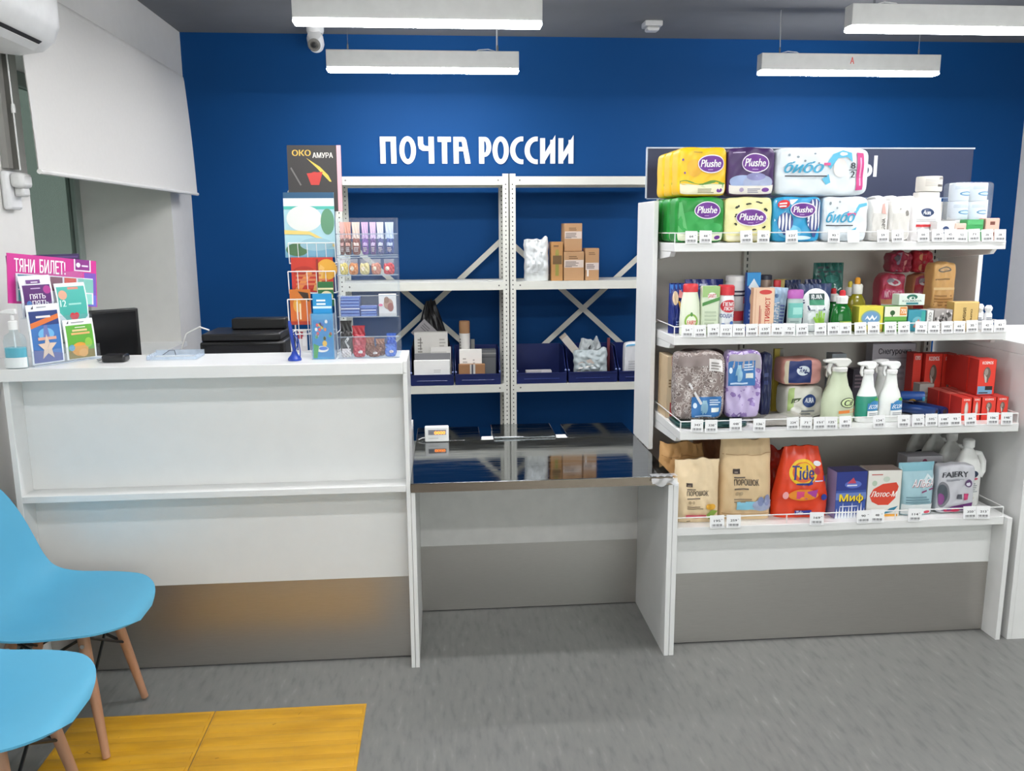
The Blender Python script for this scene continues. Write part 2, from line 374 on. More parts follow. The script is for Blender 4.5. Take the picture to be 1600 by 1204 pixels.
LET = [(594.9, [rc(0, 8, 0, 40), rc(16.3, 24.5, 0, 40), rc(7, 17, 33, 40)]), (624.3, O_),
       (653, [rc(16.2, 24.5, 0, 40), [(0, 40), (0, 28), (1.6, 22.5), (6.5, 19.3), (17, 19.3), (17, 26), (10.5, 26.5), (8, 29.5), (8, 40)]]),
       (683.3, [rc(6.4, 14.4, 0, 40), rc(0, 20.5, 32.6, 40)]),
       (707.6, [rc(0, 8, 0, 40), rc(7, 15, 33, 40), [(14, 40), (17.5, 39), (20, 35), (26.4, 0), (18.2, 0), (13, 33)], rc(7, 18, 18.6, 24.8)]),
       (747.2, [rc(0, 8, 0, 40)]+[[(a[0]+8, a[1]) for a in q] for q in ring(1, 25.2, 10, 14.8, 2.6, 8.6, -90, 90)]+[rc(7, 10, 33.8, 40), rc(7, 10, 10.4, 16.6)]),
       (768.3, O_), (795.8, C_), (818.6, C_), (843, I_), (871.8, I_)]
for x, polys in LET:
    b = B()
    for i, q in enumerate(polys): b.prism([((x-594.9+a)*k, c*k) for a, c in q], -.012-.00025*(i % 5), 0, LW)
    b.build('letter', t, smooth=False)

# ================================================================ BLIND, AIR CONDITIONER, SENSOR ON THE LEFT WALL
t = thing('roller_blind', 'large white roller blind pulled halfway down over the window', 'blind', (-1.40, 3.135, 0))
BL = M('d9d7d3', .8, var=.012, scale=60)
def bf(u, v, o=0):
    s = (v+1)/2; return (-.005+.028*(1-s)+.012*sin(pi*s)*cos(u*1.2), (u+1)/2*1.95, 1.705+s*.62)
b = B().grid(bf, 24, 16, BL); b.grid(lambda u, v: tuple(Vector(bf(-u, v))+Vector((-.003, 2*0, 0))), 24, 16, BL); b.build('fabric', t)
b = B().tube([(.024, 0, 1.705), (.024, 1.95, 1.705)], .009, M('e2e1dd', .5), 8); b.build('bottom_bar', t)
b = B().tube([(-.034, 0, 2.33), (-.034, 1.95, 2.33)], .028, M('d8d6d2', .6), 16); b.build('roller', t)
b = B().box(-.088, -.066, -.02, .012, 1.715, 2.32, M('8f8d89', .5)).box(-.088, -.06, .03, .05, 1.715, 2.32, M('77756f', .5)); b.build('guide_rail', t)
b = B().tube([(-.05, .012, 2.33), (-.045, .014, 1.71)], .003, WIRE, 6); b.lathe([(.007, 0), (.008, .012), (.006, .03)], WIRE, 10, c=(-.046, .014, 1.9)); b.build('pull_cord', t)
t = thing('air_conditioner', 'white wall mounted air conditioner, only its rounded end in view', 'air conditioner', (XL, 2.10, 2.085))
ac = [(0, 0), (.10, -.012), (.17, .0), (.205, .03), (.225, .08), (.225, .24), (.20, .27), (0, .27)]
b = B(); nE = 10; prof = []
for i in range(nE+1):
    a = i/nE*pi/2; prof.append((.945+.07*sin(a), 1-.14*(1-cos(a))**1.3))
pts = []
for yy, s_ in [(0, .9), (.04, 1)]+prof: pts.append([(x*s_*1.12, yy, .13+(z-.13)*s_) for x, z in ac])
v = [p for r_ in pts for p in r_]; n = len(ac); f = [(i*n+j, i*n+(j+1) % n, (i+1)*n+(j+1) % n, (i+1)*n+j) for i in range(len(pts)-1) for j in range(n)]+[list(range(n))[::-1], list(range((len(pts)-1)*n, len(pts)*n))]
b.add(v, f, M('d6d6d4', .4)); b.build('casing', t)
B().prism([(.190, -.0035), (.2234, .0185), (.2245, .0175), (.191, -.0045)], .1, .9, M('1c1c1c', .6)).build('air_outlet', t)
B().prism([(.192, -.006), (.214, .009), (.216, .006), (.194, -.010)], .1, .9, M('d0d0ce', .4)).build('louver', t)
p = xat(14, 280, XL); t = thing('motion_sensor', 'small white sensor box on the left wall beside the blind', 'sensor', (XL, p.y-.02, p.z-.02))
B().box(.001, .03, -.05, .04, -.085, .045, M('dedede', .5)).build('base', t, bev=.01); b = B().box(.03, .075, -.045, .035, -.012, .040, M('d4d4d2', .5)); b.build('head', t, bev=.014); B().box(.03, .062, -.02, .035, -.04, -.008, M('cfcfcd', .5)).build('lens', t, bev=.008)

# ================================================================ RECEPTION COUNTER
YC = 2.733
t = thing('reception_counter', 'white laminate reception counter with a ledge and a steel kick plate, left of the table', 'counter', (0, 0, 0))
CT = 1.080; XC0, XC1 = -1.377, -.1155
B().box(XL+.004, -.128, 2.712, 2.985, 1.040, CT, LAM).build('countertop', t, bev=.002)
B().box(XC1-.014, XC1, YC, 3.0, 0, 1.0398, LAM).build('side_panel', t, bev=.0012)
B().box(-.1278, XC1, YC, 2.985, 1.0402, CT, LAM).build('end_strip', t, bev=.001)
B().box(XC0, XC0+.018, YC, 3.0, 0, 1.0398, LAM).build('side_panel', t, bev=.0012)
B().box(XC0+.0185, XC1-.0145, 2.812, 2.83, .66, 1.0395, LAM).build('front_panel', t)
B().box(XC0+.0185, XC1-.0145, 2.812, 2.83, .306, .6375, LAM).build('front_panel', t)
B().box(XC0+.0185, XC1-.0145, YC, 2.83, .638, .6595, LAM).build('ledge', t, bev=.001)
B().box(XC0+.0185, XC1-.0145, 2.814, 2.83, .004, .3055, STEEL).build('kick_plate', t)

# ================================================================ PACKING TABLE (steel top)
TZ = .667; t = thing('packing_table', 'low white table with a mirror polished steel top between counter and shelves', 'table', (0, 0, 0))
PX0, PX1 = -.1145, .782
xa, xb = zat(752, 690, TZ).x, zat(893, 690, TZ).x
b = B().box(PX0, .7765, 2.728, 3.30, .640, TZ, MIRROR).box(PX0+.003, xa, 3.30, 3.535, .640, TZ, MIRROR).box(xb, .7765, 3.30, 3.545, .640, TZ, MIRROR)
b.build('tabletop', t, bev=.0015)
B().box(PX0, .7765, 2.726, 2.729, .636, TZ-.002, M('a89a8c', .22, 1., var=.06, scale=30, stretch=(1, 1, 40), rvar=.05)).build('front_edge', t)
B().box(PX0, PX0+.014, YC, 3.5, 0, .6395, LAM).build('side_panel', t, bev=.0012); B().box(PX1-.018, PX1-.0005, YC, 3.5, 0, .6395, LAM).build('side_panel', t, bev=.0012)
zk = at(661, 853.5, 3.168).z
B().box(PX0+.0145, PX1-.0185, 3.168, 3.186, zk, .6395, M('d8d6d3', .35)).build('front_panel', t); B().box(PX0+.0145, PX1-.0185, 3.170, 3.186, .004, zk-.0005, STEEL).build('kick_plate', t)
B().box(xa-.01, xb+.01, 3.28, 3.53, .56, .575, LAM).build('lower_shelf', t)

# ================================================================ SHOP SHELF
GB = 3.335                                            # back panel
ZS = {1: 1.448, 2: 1.128, 3: .814, 4: .470}; YS = {1: 2.905, 2: 2.86, 3: 2.755, 4: 2.752}
GREY = M('d6cfc8', .5, var=.015)
t = thing('shop_shelving_unit', 'white shop shelving unit with three wire railed shelves and a low plinth, full of goods', 'shelf', (0, 0, 0))
B().box(.7775, .795, 3.08, GB, TZ+.0006, 1.597, LAM).build('side_panel', t, bev=.0015)
B().box(2.032, 2.05, 3.075, GB, 1.0905, 1.597, LAM).build('side_panel', t, bev=.0015)
B().box(.7955, 2.0315, GB, GB+.018, .30, 1.597, GREY).build('back_panel', t)
for x in (.80, 1.205, 1.985):
    b = B().box(x, x+.028, GB-.026, GB-.001, .475, 1.597, M('c9c5be', .45))
    for i in range(43): b.add([(x+.014+dx, GB-.0265, .5+i*.025+dz) for dx, dz in ((-.003, -.007), (.003, -.007), (.003, .007), (-.003, .007))], [(0, 1, 2, 3)], BLACK)
    b.build('upright', t)
XS = {1: (.808, 2.018), 2: (.803, 2.022), 3: (.805, 2.029)}
for s in (1, 2, 3):
    z, y0 = ZS[s], YS[s]; x0, x1 = XS[s]
    so = B().box(x0, x1, y0, GB-.03, z-.030, z, LAM).build('shelf', t, bev=.0015)
    for x in (x0+.001, x1-.019):
        B().prism([(y0+.045, z-.0305), (GB-.031, z-.0305), (GB-.031, z-.075), (y0+.10, z-.052), (y0+.062, z-.048)], x, x+.018, LAM, 'x').build('bracket', so)
    h = z+.034
    b = B().tube([(x0+.003, GB-.06, h), (x0+.003, y0+.006, h), (x1-.003, y0+.006, h), (x1-.003, GB-.06, h)], .0022, WIRE, 6)
    for x in (x0+.003, x0+.4, x0+.8, x1-.003): b.tube([(x, y0+.006, z), (x, y0+.006, h)], .002, WIRE, 6)
    for x in (x0+.003, x1-.003): b.tube([(x, GB-.06, z), (x, GB-.06, h)], .002, WIRE, 6)
    b.build('wire_rail', so)
z, y0 = ZS[4], YS[4]
so = B().box(.8005, 2.008, y0, GB-.002, z-.030, z, LAM).build('base_shelf', t, bev=.0015)
b = B().tube([(.804, GB-.06, z+.034), (.804, y0+.006, z+.034), (2.005, y0+.006, z+.034), (2.005, GB-.06, z+.034)], .0022, WIRE, 6)
for x in (.804, 1.2, 1.6, 2.005): b.tube([(x, y0+.006, z), (x, y0+.006, z+.034)], .002, WIRE, 6)
b.build('wire_rail', so)
B().box(.7825, .8, YC, GB, 0, .6395, LAM).build('base_panel', t, bev=.0012)
B().box(2.009, 2.027, YC, GB, 0, .47, LAM).build('base_panel', t, bev=.0012)
zk = at(1052, 896, 2.813).z
B().box(.8005, 2.0085, 2.813, 2.831, zk, z-.0305, LAM).build('front_panel', t)
B().box(.8005, 2.0085, 2.815, 2.831, .004, zk-.0005, STEEL).build('kick_plate', t)
# sign behind the goods
a, c = at(1012, 232, 3.375), at(1514, 308, 3.375)
t = thing('sign_board', 'dark navy sign board standing up behind the toilet paper packs', 'sign', (0, 0, 0))
b = B().box(a.x, c.x, 3.372, 3.378, c.z, a.z, M('2b3350', .4, var=.02))
q0, q1 = at(1341, 276, 3.372), at(1371.5, 243, 3.372)
def SG(u, v, o): return (a.x+(c.x-a.x)*(u+1)/2, 3.372-o, c.z+(a.z-c.z)*(v+1)/2)
uu = lambda x: (x-a.x)/(c.x-a.x)*2-1
vv = lambda z_: (z_-c.z)/(a.z-c.z)*2-1
prt(b, SG, [('t', 'Ы', uu(q0.x), vv(q0.z), uu(q1.x), vv(q1.z), 'e9edf2')]); b.build('plate', t)
b = B().box(a.x-.004, c.x+.004, 3.369, 3.381, a.z, a.z+.005, M('c5cfdd', .2)).box(a.x-.005, a.x-.0005, 3.369, 3.381, c.z, a.z, M('b9c3d2', .2)).box(a.x, c.x, 3.369, 3.381, c.z-.004, c.z-.0005, M('9fb0c8', .2)); b.build('edge_frame', t)
for x in (.95, 1.45, 1.95): B().prism([(GB+.0185, 1.5), (GB+.034, 1.5), (3.381, c.z-.012), (3.381, c.z-.0045), (GB+.0185, c.z-.0045)], x, x+.02, LAM, 'x').build('bracket', t)

# ================================================================ RIGHT COUNTER
t = thing('service_counter', 'plain white counter at the right edge, right of the shop shelves', 'counter', (0, 0, 0))
B().box(2.0535, 2.072, YC, 3.36, 0, 1.0495, LAM).build('side_panel', t, bev=.0012)
B().box(2.0725, 3.3, YC+.001, YC+.019, 0, 1.0495, LAM).build('front_panel', t)
B().box(2.0535, 3.3, 2.72, 3.36, 1.050, 1.090, LAM).build('countertop', t, bev=.002)
B().box(3.282, 3.3, YC+.02, 3.36, 0, 1.0495, LAM).build('side_panel', t)
# staff desk behind the reception counter
t = thing('staff_desk', 'white staff desk behind the reception counter, mostly hidden', 'desk', (0, 0, 0))
B().box(-1.46, -.132, 3.02, 3.62, .655, .685, LAM).build('desktop', t, bev=.002)
for x in (-1.46, -.15): B().box(x, x+.018, 3.03, 3.6, 0, .6545, LAM).build('side_panel', t)
B().box(-1.44, -.152, 3.58, 3.598, .3, .6545, LAM).build('back_panel', t)

# ================================================================ STORAGE RACKS
YR, YRB = 4.95, 5.29
RX0, RX1 = at(522.5, 290, YR).x, at(795.3, 290, YR).x; RW = RX1-RX0
ztop = at(790, 274.5, YR).z
RS = [at(790, 275.5, YR).z, at(790, 440.0, YR).z, at(790, 600.3, YR).z, .17]
def post(x0, sx, y, sy):
    b = B(); x1 = x0+sx*.036; lo, hi = min(x0, x1), max(x0, x1)
    b.box(lo, hi, min(y, y+sy*.002), max(y, y+sy*.002), .012, ztop+.012, RACK); b.box(*( (x0, x0+.002) if sx > 0 else (x0-.002, x0)), min(y, y+sy*.036), max(y, y+sy*.036), .012, ztop+.012, RACK)
    yh = y-.0004 if sy > 0 else y+.0004
    for i in range(66):
        zc = .06+i*.026
        if zc < ztop: 
            b.add([((lo+hi)/2+.0036*cos(q*pi/4), (y-.0005 if sy > 0 else y-.0025), zc+.0045*sin(q*pi/4)) for q in range(8)], [list(range(8))], M('3a3a38', .7))
            xs_ = x0+sx*.0025
            b.add([(xs_, y+sy*.018+.0036*cos(q*pi/4), zc+.0045*sin(q*pi/4)) for q in range(8)], [list(range(8))], M('3a3a38', .7))
    return b
def rack(x0, label):
    t = thing('storage_rack', label, 'rack', (x0, 0, 0), 0, 'metal storage racks')
    g = .0015
    for x, sx in ((g, 1), (RW-g, -1)):
        for y, sy in ((YR, 1), (YRB, -1)):
            po = post(x, sx, y, sy).build('post', t); B().box(min(x, x+sx*.042), max(x, x+sx*.042), min(y, y+sy*.042), max(y, y+sy*.042), 0, .012, BLACK).build('foot', po)
    for z in RS:
        b = B(); x_0, x_1 = .0045, RW-.0045; ya, yb = YR+.0035, YRB-.0035; H = .047
        b.box(x_0+.033, x_1-.033, YR-.0005, YR+.003, z-H, z, RACK).box(x_0, x_1, ya, yb, z-.003, z-.0002, RACK).box(x_0+.033, x_1-.033, yb, yb+.003, z-H, z, RACK)
        b.box(x_0+.033, x_1-.033, ya, ya+.018, z-H, z-H+.002, RACK)
        for xx in (.062, RW-.062): b.add([(xx+.005*cos(q*pi/4), YR-.001, z-H*.45+.005*sin(q*pi/4)) for q in range(8)], [list(range(8))], M('6b6a66', .5))
        b.build('shelf', t)
    zc = at(911, 482, YRB).z; mid = RW/2
    for s in (1, -1):
        b = B(); dz = .43; dx = RW/2-.02; y = YRB+.003+(.004 if s > 0 else .0)
        L = math.hypot(dx, dz); nx, nz = -s*dz/L*.016, dx/L*.016
        pts = [(mid-dx+nx, zc-s*dz+nz), (mid+dx+nx, zc+s*dz+nz), (mid+dx-nx, zc+s*dz-nz), (mid-dx-nx, zc-s*dz-nz)]
        b.prism(pts, y, y+.003, M('c9c8bf', .45)).build('cross_brace', t)
    return t
rack(RX0, 'tall white perforated metal storage rack with four shelves, the one on the left')
rack(RX1, 'tall white perforated metal storage rack with four shelves, the one on the right')

# ================================================================ CHAIRS, TACTILE TILES
def chair(x, y, label, rz=0.):
    t = thing('shell_chair', label, 'chair', (x, y, 0), rz, 'blue shell chairs')
    CB = M('5cabcc', .42, var=.01, spec=.4)
    P = [(.238, .376), (.234, .387), (.224, .396), (.203, .402), (.16, .404), (.09, .400), (.02, .393), (-.05, .387), (-.115, .392), (-.165, .415), (-.20, .462), (-.222, .525), (-.242, .60), (-.262, .68), (-.277, .74), (-.284, .767), (-.287, .777)]
    W_ = [.05, .088, .126, .168, .209, .229, .238, .240, .238, .235, .231, .226, .216, .196, .165, .125, .07]
    Cu = [.0, .0, .002, .005, .010, .017, .025, .034, .044, .053, .058, .058, .054, .044, .030, .016, .006]
    n = len(P)
    def interp(A, s):
        i = min(int(s), n-2); f = s-i
        g = lambda j: A[max(0, min(n-1, j))]
        def cr(p0, p1, p2, p3): return .5*((2*p1)+(-p0+p2)*f+(2*p0-5*p1+4*p2-p3)*f*f+(-p0+3*p1-3*p2+p3)*f**3)
        if isinstance(A[0], tuple): return tuple(cr(*[g(i+d)[q] for d in (-1, 0, 1, 2)]) for q in (0, 1))
        return cr(*[g(i+d) for d in (-1, 0, 1, 2)])
    def sh(u, v, off=0.):
        s = (v+1)/2*(n-1); fx, fz = interp(P, s); gx, gz = interp(P, min(s+.05, n-1)); hx, hz = interp(P, max(s-.05, 0))
        tx, tz = gx-hx, gz-hz; L = math.hypot(tx, tz) or 1; nx, nz = tz/L, -tx/L
        w_ = interp(W_, s); c = interp(Cu, s)*abs(u)**2.4
        return (fx+nx*(c-off), w_*u*(1-.06*abs(u)**6*0), fz+nz*(c-off))
    b = B(); NU, NV = 28, 52
    b.grid(lambda u, v: sh(u, v), NU, NV, CB); b.grid(lambda u, v: sh(-u, v, .006), NU, NV, CB)
    def rim(fn, N):
        v = [fn(i/N*2-1, 0) for i in range(N+1)]+[fn(i/N*2-1, .006) for i in range(N+1)]
        b.add(v, [(i, i+1, N+2+i, N+1+i) for i in range(N)], CB)
    rim(lambda q, o: sh(q, -1, o), NU); rim(lambda q, o: sh(q, 1, o), NU); rim(lambda q, o: sh(1, q, o), NV); rim(lambda q, o: sh(-1, q, o), NV)
    b.build('seat_shell', t)
    WOOD = ramp_mat('beech', [(.3, 'ab7e62'), (.55, 'bb8e70'), (.8, 'c69b7e')], 3, (10, 10, 1), .5)
    tops = {}
    for sx in (1, -1):
        for sy in (1, -1):
            top = Vector((sx*.095+.0, sy*.105, .362)); ft = Vector((.15 if sx > 0 else -.225, sy*.162, 0.0105)); tops[(sx, sy)] = (top, ft)
            lb = B().tube([ft, ft+(top-ft)*.5, top], [.011, .0145, .0165], WOOD, 14); lo = lb.build('leg', t)
            for q in (.62, .93):
                pp = ft+(top-ft)*q; B().tube([pp+Vector((.0, sy*.011, 0)), pp+Vector((0, sy*.0185, 0))], .006, M('cfd2d4', .3, 1.), 10).build('bolt', lo)
    b = B(); K = M('1b1a1a', .45)
    mp = lambda s, q: tops[s][1]+(tops[s][0]-tops[s][1])*q
    inn = Vector((0, 0, 0))
    for s in tops:
        hub = Vector((s[0]*.085, s[1]*.10, .374)); b.tube([mp(s, .99), hub], .007, K, 8)
        b.tube([mp(s, .62)-Vector((0, s[1]*.012, 0)), mp((s[0], -s[1]), .985)], .0045, K, 8); b.tube([mp(s, .62)-Vector((s[0]*.012, 0, 0)), mp((-s[0], s[1]), .985)], .0045, K, 8)
    b.tube([(.085, .1, .374), (.085, -.1, .374), (-.085, -.1, .374), (-.085, .1, .374)], .006, K, 8, True)
    b.build('wire_frame', t); return t
chair(-1.138, 2.45, 'light blue plastic shell chair standing next to the counter, the farther of the two')
chair(-1.115, 1.925, 'light blue plastic shell chair at the bottom left corner, the nearer of the two')
YEL = ramp_mat('tactile', [(.25, 'b9860f'), (.5, 'd09a1c'), (.75, 'dba52a')], 3.2, (1.2, 7, 1), .42, 6)
def tile(x0, x1, y0, y1, label):
    b = B(); z0, z1, zr = 0.0, .004, .0065
    b.box(x0, x1, y0, y1, z0, z1, YEL); n = 7; pt = (y1-y0)/n
    for i in range(n):
        yc = y0+pt*(i+.5); b.prism([(yc-pt*.34, z1), (yc+pt*.34, z1), (yc+pt*.2, zr), (yc-pt*.2, zr)], x0+.008, x1-.008, YEL, 'x')
    for _ in range(7):
        sx, sy, L, a = RN.uniform(x0+.05, x1-.08), RN.uniform(y0+.04, y1-.03), RN.uniform(.008, .03), RN.uniform(0, 3)
        b.add([(sx, sy, zr+.0003), (sx+L*cos(a), sy+L*sin(a), zr+.0003), (sx+L*cos(a)+.001, sy+L*sin(a)+.003, zr+.0003), (sx-.001, sy+.003, zr+.0003)], [(0, 1, 2, 3)], M('8a6209', .6))
    tag(b.build('tactile_tile', bev=.001), label, 'floor tile', 'yellow tactile floor tiles')
xm = zat(338, 1110, 0).x; xr = zat(573, 1100, 0).x
tile(xm+.0012, xr, 2.515-.47, 2.515, 'yellow ribbed tactile floor tile lying free on grey floor, right of the seam')
tile(-1.165, xm-.0012, 2.515-.47, 2.515, 'yellow ribbed tactile floor tile under the legs of the blue chairs, left of the seam')
# ================================================================ GOODS ON THE SHOP SHELF
def put(b, name, label, cat, x, Y, z, d, rz=0., group=None, bev=0., rot=None):
    return tag(b.build(name, loc=(x, Y+d/2, z+.0008), rz=rz, bev=bev, rot=rot), label, cat, group)
def put_t(name, label, cat, x, Y, z, d, rz=0., group=None, rot=None):
    return thing(name, label, cat, (x, Y+d/2, z+.0008), rz, group, rot)
def copies(o, n, dy, labels, dx=0.):
    for k in range(n):
        c = o.copy(); COL.objects.link(c); c.location = (o.location.x+dx*(k+1), o.location.y+dy*(k+1), o.location.z); c['label'] = labels[k]
        for ch in o.children:
            d = ch.copy(); COL.objects.link(d); d.parent = c
PU, WT = '6d2f8f', 'f6f4f2'
def oval(u, v, ru, rv, txt): return [('e', u, v, ru+.035, rv+.045, 'efe6f2'), ('e', u, v, ru, rv, PU), ('t', txt, u-ru*.8, v-rv*.38, u+ru*.8, v+rv*.5, .06, WT), ('b', u-ru*.25, v-rv*.75, u+ru*.25, v-rv*.58, 1, 'c9a6d8')]
Y1, Z1, D1 = 2.935, ZS[1], .092
def hills(vb, h, n=12, amp=.08, ph=0.): return ('p', [(-1, -1)]+[(-1+2*i/n, vb+amp*sin(i*.9+ph)) for i in range(n+1)]+[(1, -1)], h)
low = [('r', -1, -1, 1, -.62, 'e9ecd2'), ('b', -.3, -.9, .3, -.7, 3, '8d8f7c'), ('e', .72, -.8, .13, .1, PU)]
# lower row
x, w_, h1 = fit(1056, 1132, 308, Y1, Z1)
o = put(puff(w_, D1, h1, '1f8f37', [('e', -.2, -.1, .75, .5, '2fa049'), ('e', .55, -.35, .4, .22, '37a552'), ('p', [(-.95, -.62), (-.5, -.62), (-.8, .8), (-.95, .8)], '5fb56b')]+low+oval(.28, .42, .5, .34, 'Plushe')),
        'toilet_paper_pack', 'green toilet paper pack with purple oval, front of its row on the top shelf', 'toilet paper', x, Y1, Z1, D1, group='toilet paper packs')
copies(o, 2, D1+.013, ['green toilet paper pack, second in its row behind the front green one', 'green toilet paper pack, third and last in its row by the back panel'])
x, w_, _ = fit(1133, 1207, 308, Y1, Z1); LF = []
for i in range(26):
    a = i*.62; r = .62+.28*((i*7) % 5)/5; LF.append(('e', .08+r*cos(a), .12+r*.85*sin(a), .045+.02*(i % 3), .035, '2e2f22'))
put(puff(w_, D1, h1, 'efe8a9', LF+[('r', -1, -1, 1, -.72, 'f2edd0')]+oval(.1, .1, .62, .34, 'Plushe')), 'toilet_paper_pack', 'pale yellow toilet paper pack with dark leaf specks around a purple oval', 'toilet paper', x, Y1, Z1, D1, group='toilet paper packs')
x, w_, _ = fit(1208, 1283, 308, Y1, Z1)
def balloon(u, v, ru, rv): return [('e', u, v, ru, rv, '45538f')]+[('e', u+ru*q, v, ru*.13, rv*(1-q*q)**.5, 'f4f6fa') for q in (-.72, -.3, .12, .55)]+[('p', [(u-ru*.4, v-rv*.9), (u+ru*.4, v-rv*.9), (u+ru*.15, v-rv*1.35), (u-ru*.15, v-rv*1.35)], '45538f')]
put(puff(w_, D1, h1, '2f9fd0', [('p', [(-1, -.1), (-.55, .3), (.0, .95), (-1, .95)], 'f3f5f7'), ('e', -.3, -.55, .5, .3, '6fc0e0')]+balloon(-.5, -.12, .34, .42)+balloon(.72, .2, .36, .75)+[('e', .1, -.85, .5, .12, 'd8eef6'), ('e', -.62, .68, .26, .2, 'd8242c'), ('b', -.8, .55, -.44, .8, 2, 'ffffff')]+oval(.2, .42, .5, .3, 'Plushe')),
    'toilet_paper_pack', 'blue toilet paper pack printed with striped hot air balloons', 'toilet paper', x, Y1, Z1, D1, group='toilet paper packs')
def bb(u0, u1, v0, v1): return [('t', 'бибо', u0, v0, u1, v1, .12, '38a2c8'), ('b', u0, v0-.16, u1+.1, v0-.06, 1, '3a3f46')]
x, w_, _ = fit(1285, 1357, 308, Y1, Z1)
o = put(puff(w_, D1, h1, 'e3eaee', [('e', -.7, .7, .05, .08, '8f9aa0'), ('e', -.3, .8, .05, .06, '9aa5ab'), ('e', -.4, .5, .04, .05, '9aa5ab'), ('p', [(.3, .2), (.55, .65), (.95, .8), (.95, .65), (.6, .5), (.4, .1)], '5bbad8'), ('p', [(.25, -.5), (.5, -.35), (.4, -.8), (.2, -.7)], '5bbad8'), ('r', .05, .15, .42, .27, 'e2598f')]+bb(-.85, .4, -.15, .35), n=8),
        'kitchen_towel_pack', 'white paper pack with blue script lettering, under the wider pack of the same', 'paper towels', x, Y1, Z1, D1, group='white paper packs')
# upper row
z2 = Z1+h1+.003
x, w_, h2 = fit(1060, 1136, 230, Y1, z2)
o = put(puff(w_, D1, h2, 'f4c41d', [('e', -.35, .15, .3, .35, 'efb53a'), hills(-.42, '6a9a3c'), hills(-.52, 'd9dfb8', 12, .03), ('r', -1, -1, 1, -.55, 'efe9c8'), ('e', .72, -.78, .13, .1, PU), ('b', -.2, -.9, .5, -.66, 3, '8d8a70'), ('b', -.4, .78, .1, .86, 1, 'b08a3a'), ('e', -.75, -.05, .04, .05, '7d4f9a'), ('e', -.85, .5, .05, .05, '7d4f9a')]+oval(.33, .32, .52, .34, 'Plushe')),
        'toilet_paper_pack', 'yellow toilet paper pack with purple oval, front one on top of the green packs', 'toilet paper', x, Y1, z2, D1, group='toilet paper packs')
copies(o, 2, D1+.013, ['yellow toilet paper pack, second in its row behind the front yellow one', 'yellow toilet paper pack, rearmost of its row beside the navy sign'])
x, w_, _ = fit(1137, 1211, 231, Y1, z2)
put(puff(w_, D1, h2, '46295f', [('e', -.35, -.42, .6, .28, '9fb0d6'), ('e', .3, -.45, .65, .32, 'aab4d2'), ('e', .2, -.2, .4, .16, '8f8fbf'), ('r', -1, -1, 1, -.58, 'e9e4da'), ('e', .62, -.76, .16, .1, PU), ('e', -.4, -.76, .1, .1, 'b7a7c6'), ('b', -.15, -.9, .4, -.66, 3, '8d8aa0'), ('b', -.85, .78, -.2, .88, 1, 'b9a8c9')]+oval(.15, .35, .55, .36, 'Plushe')),
    'toilet_paper_pack', 'dark purple toilet paper pack with pale clouds on the top shelf', 'toilet paper', x, Y1, z2, D1, group='toilet paper packs')
x, w_, _ = fit(1213, 1359, 228, Y1, z2)
put(puff(w_, D1, h2, 'e1e9ee', [('e', -.75, .7, .03, .06, '8796a0'), ('e', -.55, .62, .03, .05, '7d8b95'), ('e', -.4, .45, .025, .05, '8796a0'), ('e', -.2, .75, .025, .04, '8796a0'), ('e', -.1, .35, .02, .04, '8796a0'),
     ('p', [(.05, .3), (.2, .72), (.42, .92), (.6, .8), (.62, .4), (.5, .6), (.3, .55), (.15, .1)], '56b5d6'), ('p', [(-.02, -.3), (.12, -.1), (.16, -.45), (.06, -.55)], '56b5d6'), ('e', .36, .15, .15, .38, 'e9e3df'), ('r', .0, .25, .14, .36, 'dc5590'),
     ('r', .72, -.8, .9, .82, 'cf3f86'), ('r', .79, -.6, .83, .6, 'e9a9c9'), ('t', '8', .58, .12, .68, .38, '30343c'), ('t', '2', .58, -.25, .68, .02, '30343c'), ('r', .54, .05, .71, .08, '30343c')]+bb(-.85, .0, -.05, .42), n=8),
    'kitchen_towel_pack', 'wide white paper pack with blue script and pink stripe, on top of the shelf', 'paper towels', x, Y1, z2, D1, group='white paper packs')
# white packs and rolls at the right of the top shelf
for i, (a, c_, yt, Yy, txt, lab) in enumerate([(1360, 1389, 312, 2.945, 'PERINA', 'white soft pack with vertical dark lettering beside the blue script pack'), (1391, 1424, 312, 2.945, 'nega', 'white soft pack with a small grey drawing, left of the emblem bag')]):
    x, w_, h = fit(a, c_, yt, Yy, Z1); d = .085
    put(puff(w_, d, h, 'eceae6', [('r', -.8, -.8, .8, .35, 'd9d6d0'), ('t', txt, .2, -.6, .6, .1, 'V', '55504c')][:1 if i else 2] + ([('p', [(.15, .35), (.6, .3), (.45, .9), (.2, .8)], 'e2aea4')] if i == 0 else [('e', .55, .35, .16, .14, '8f8a84'), ('e', -.1, .55, .06, .05, '9b9690')]), n=6), 'napkin_pack', lab, 'napkins', x, Yy, Z1, d, group='white napkin packs')
for i in range(3):
    x, w_, h = fit(1365+i*23, 1386+i*23, 306, 3.07, Z1); put(puff(w_, .09, h, 'f4f2ef', (), n=5), 'napkin_pack', ('white soft pack glimpsed behind the vertically lettered pack', 'white soft pack glimpsed behind, in the gap between two white packs', 'white soft pack glimpsed behind the grey line drawing pack')[i], 'napkins', x, 3.07, Z1, .09, group='white napkin packs')
x, w_, h = fit(1427, 1476, 309, 2.985, Z1)
put(pouch(w_, .055, h, 'eceaea', [('e', -.05, .32, .42, .2, '23395f'), ('t', 'Aura', -.3, .22, .2, .42, .08, 'f2f4f6'), ('b', -.75, -.1, .7, .04, 2, 'b3b3b3'), ('r', -.75, -.36, .2, -.24, 'd23a40'), ('r', .2, -.36, .8, -.24, 'e79aa8')], neck=.98), 'cotton_pad_bag', 'white bag with a dark blue emblem and red stripe, on the top shelf', 'bag', x, 2.985, Z1, .06)
xe, ze, he = x, Z1, h
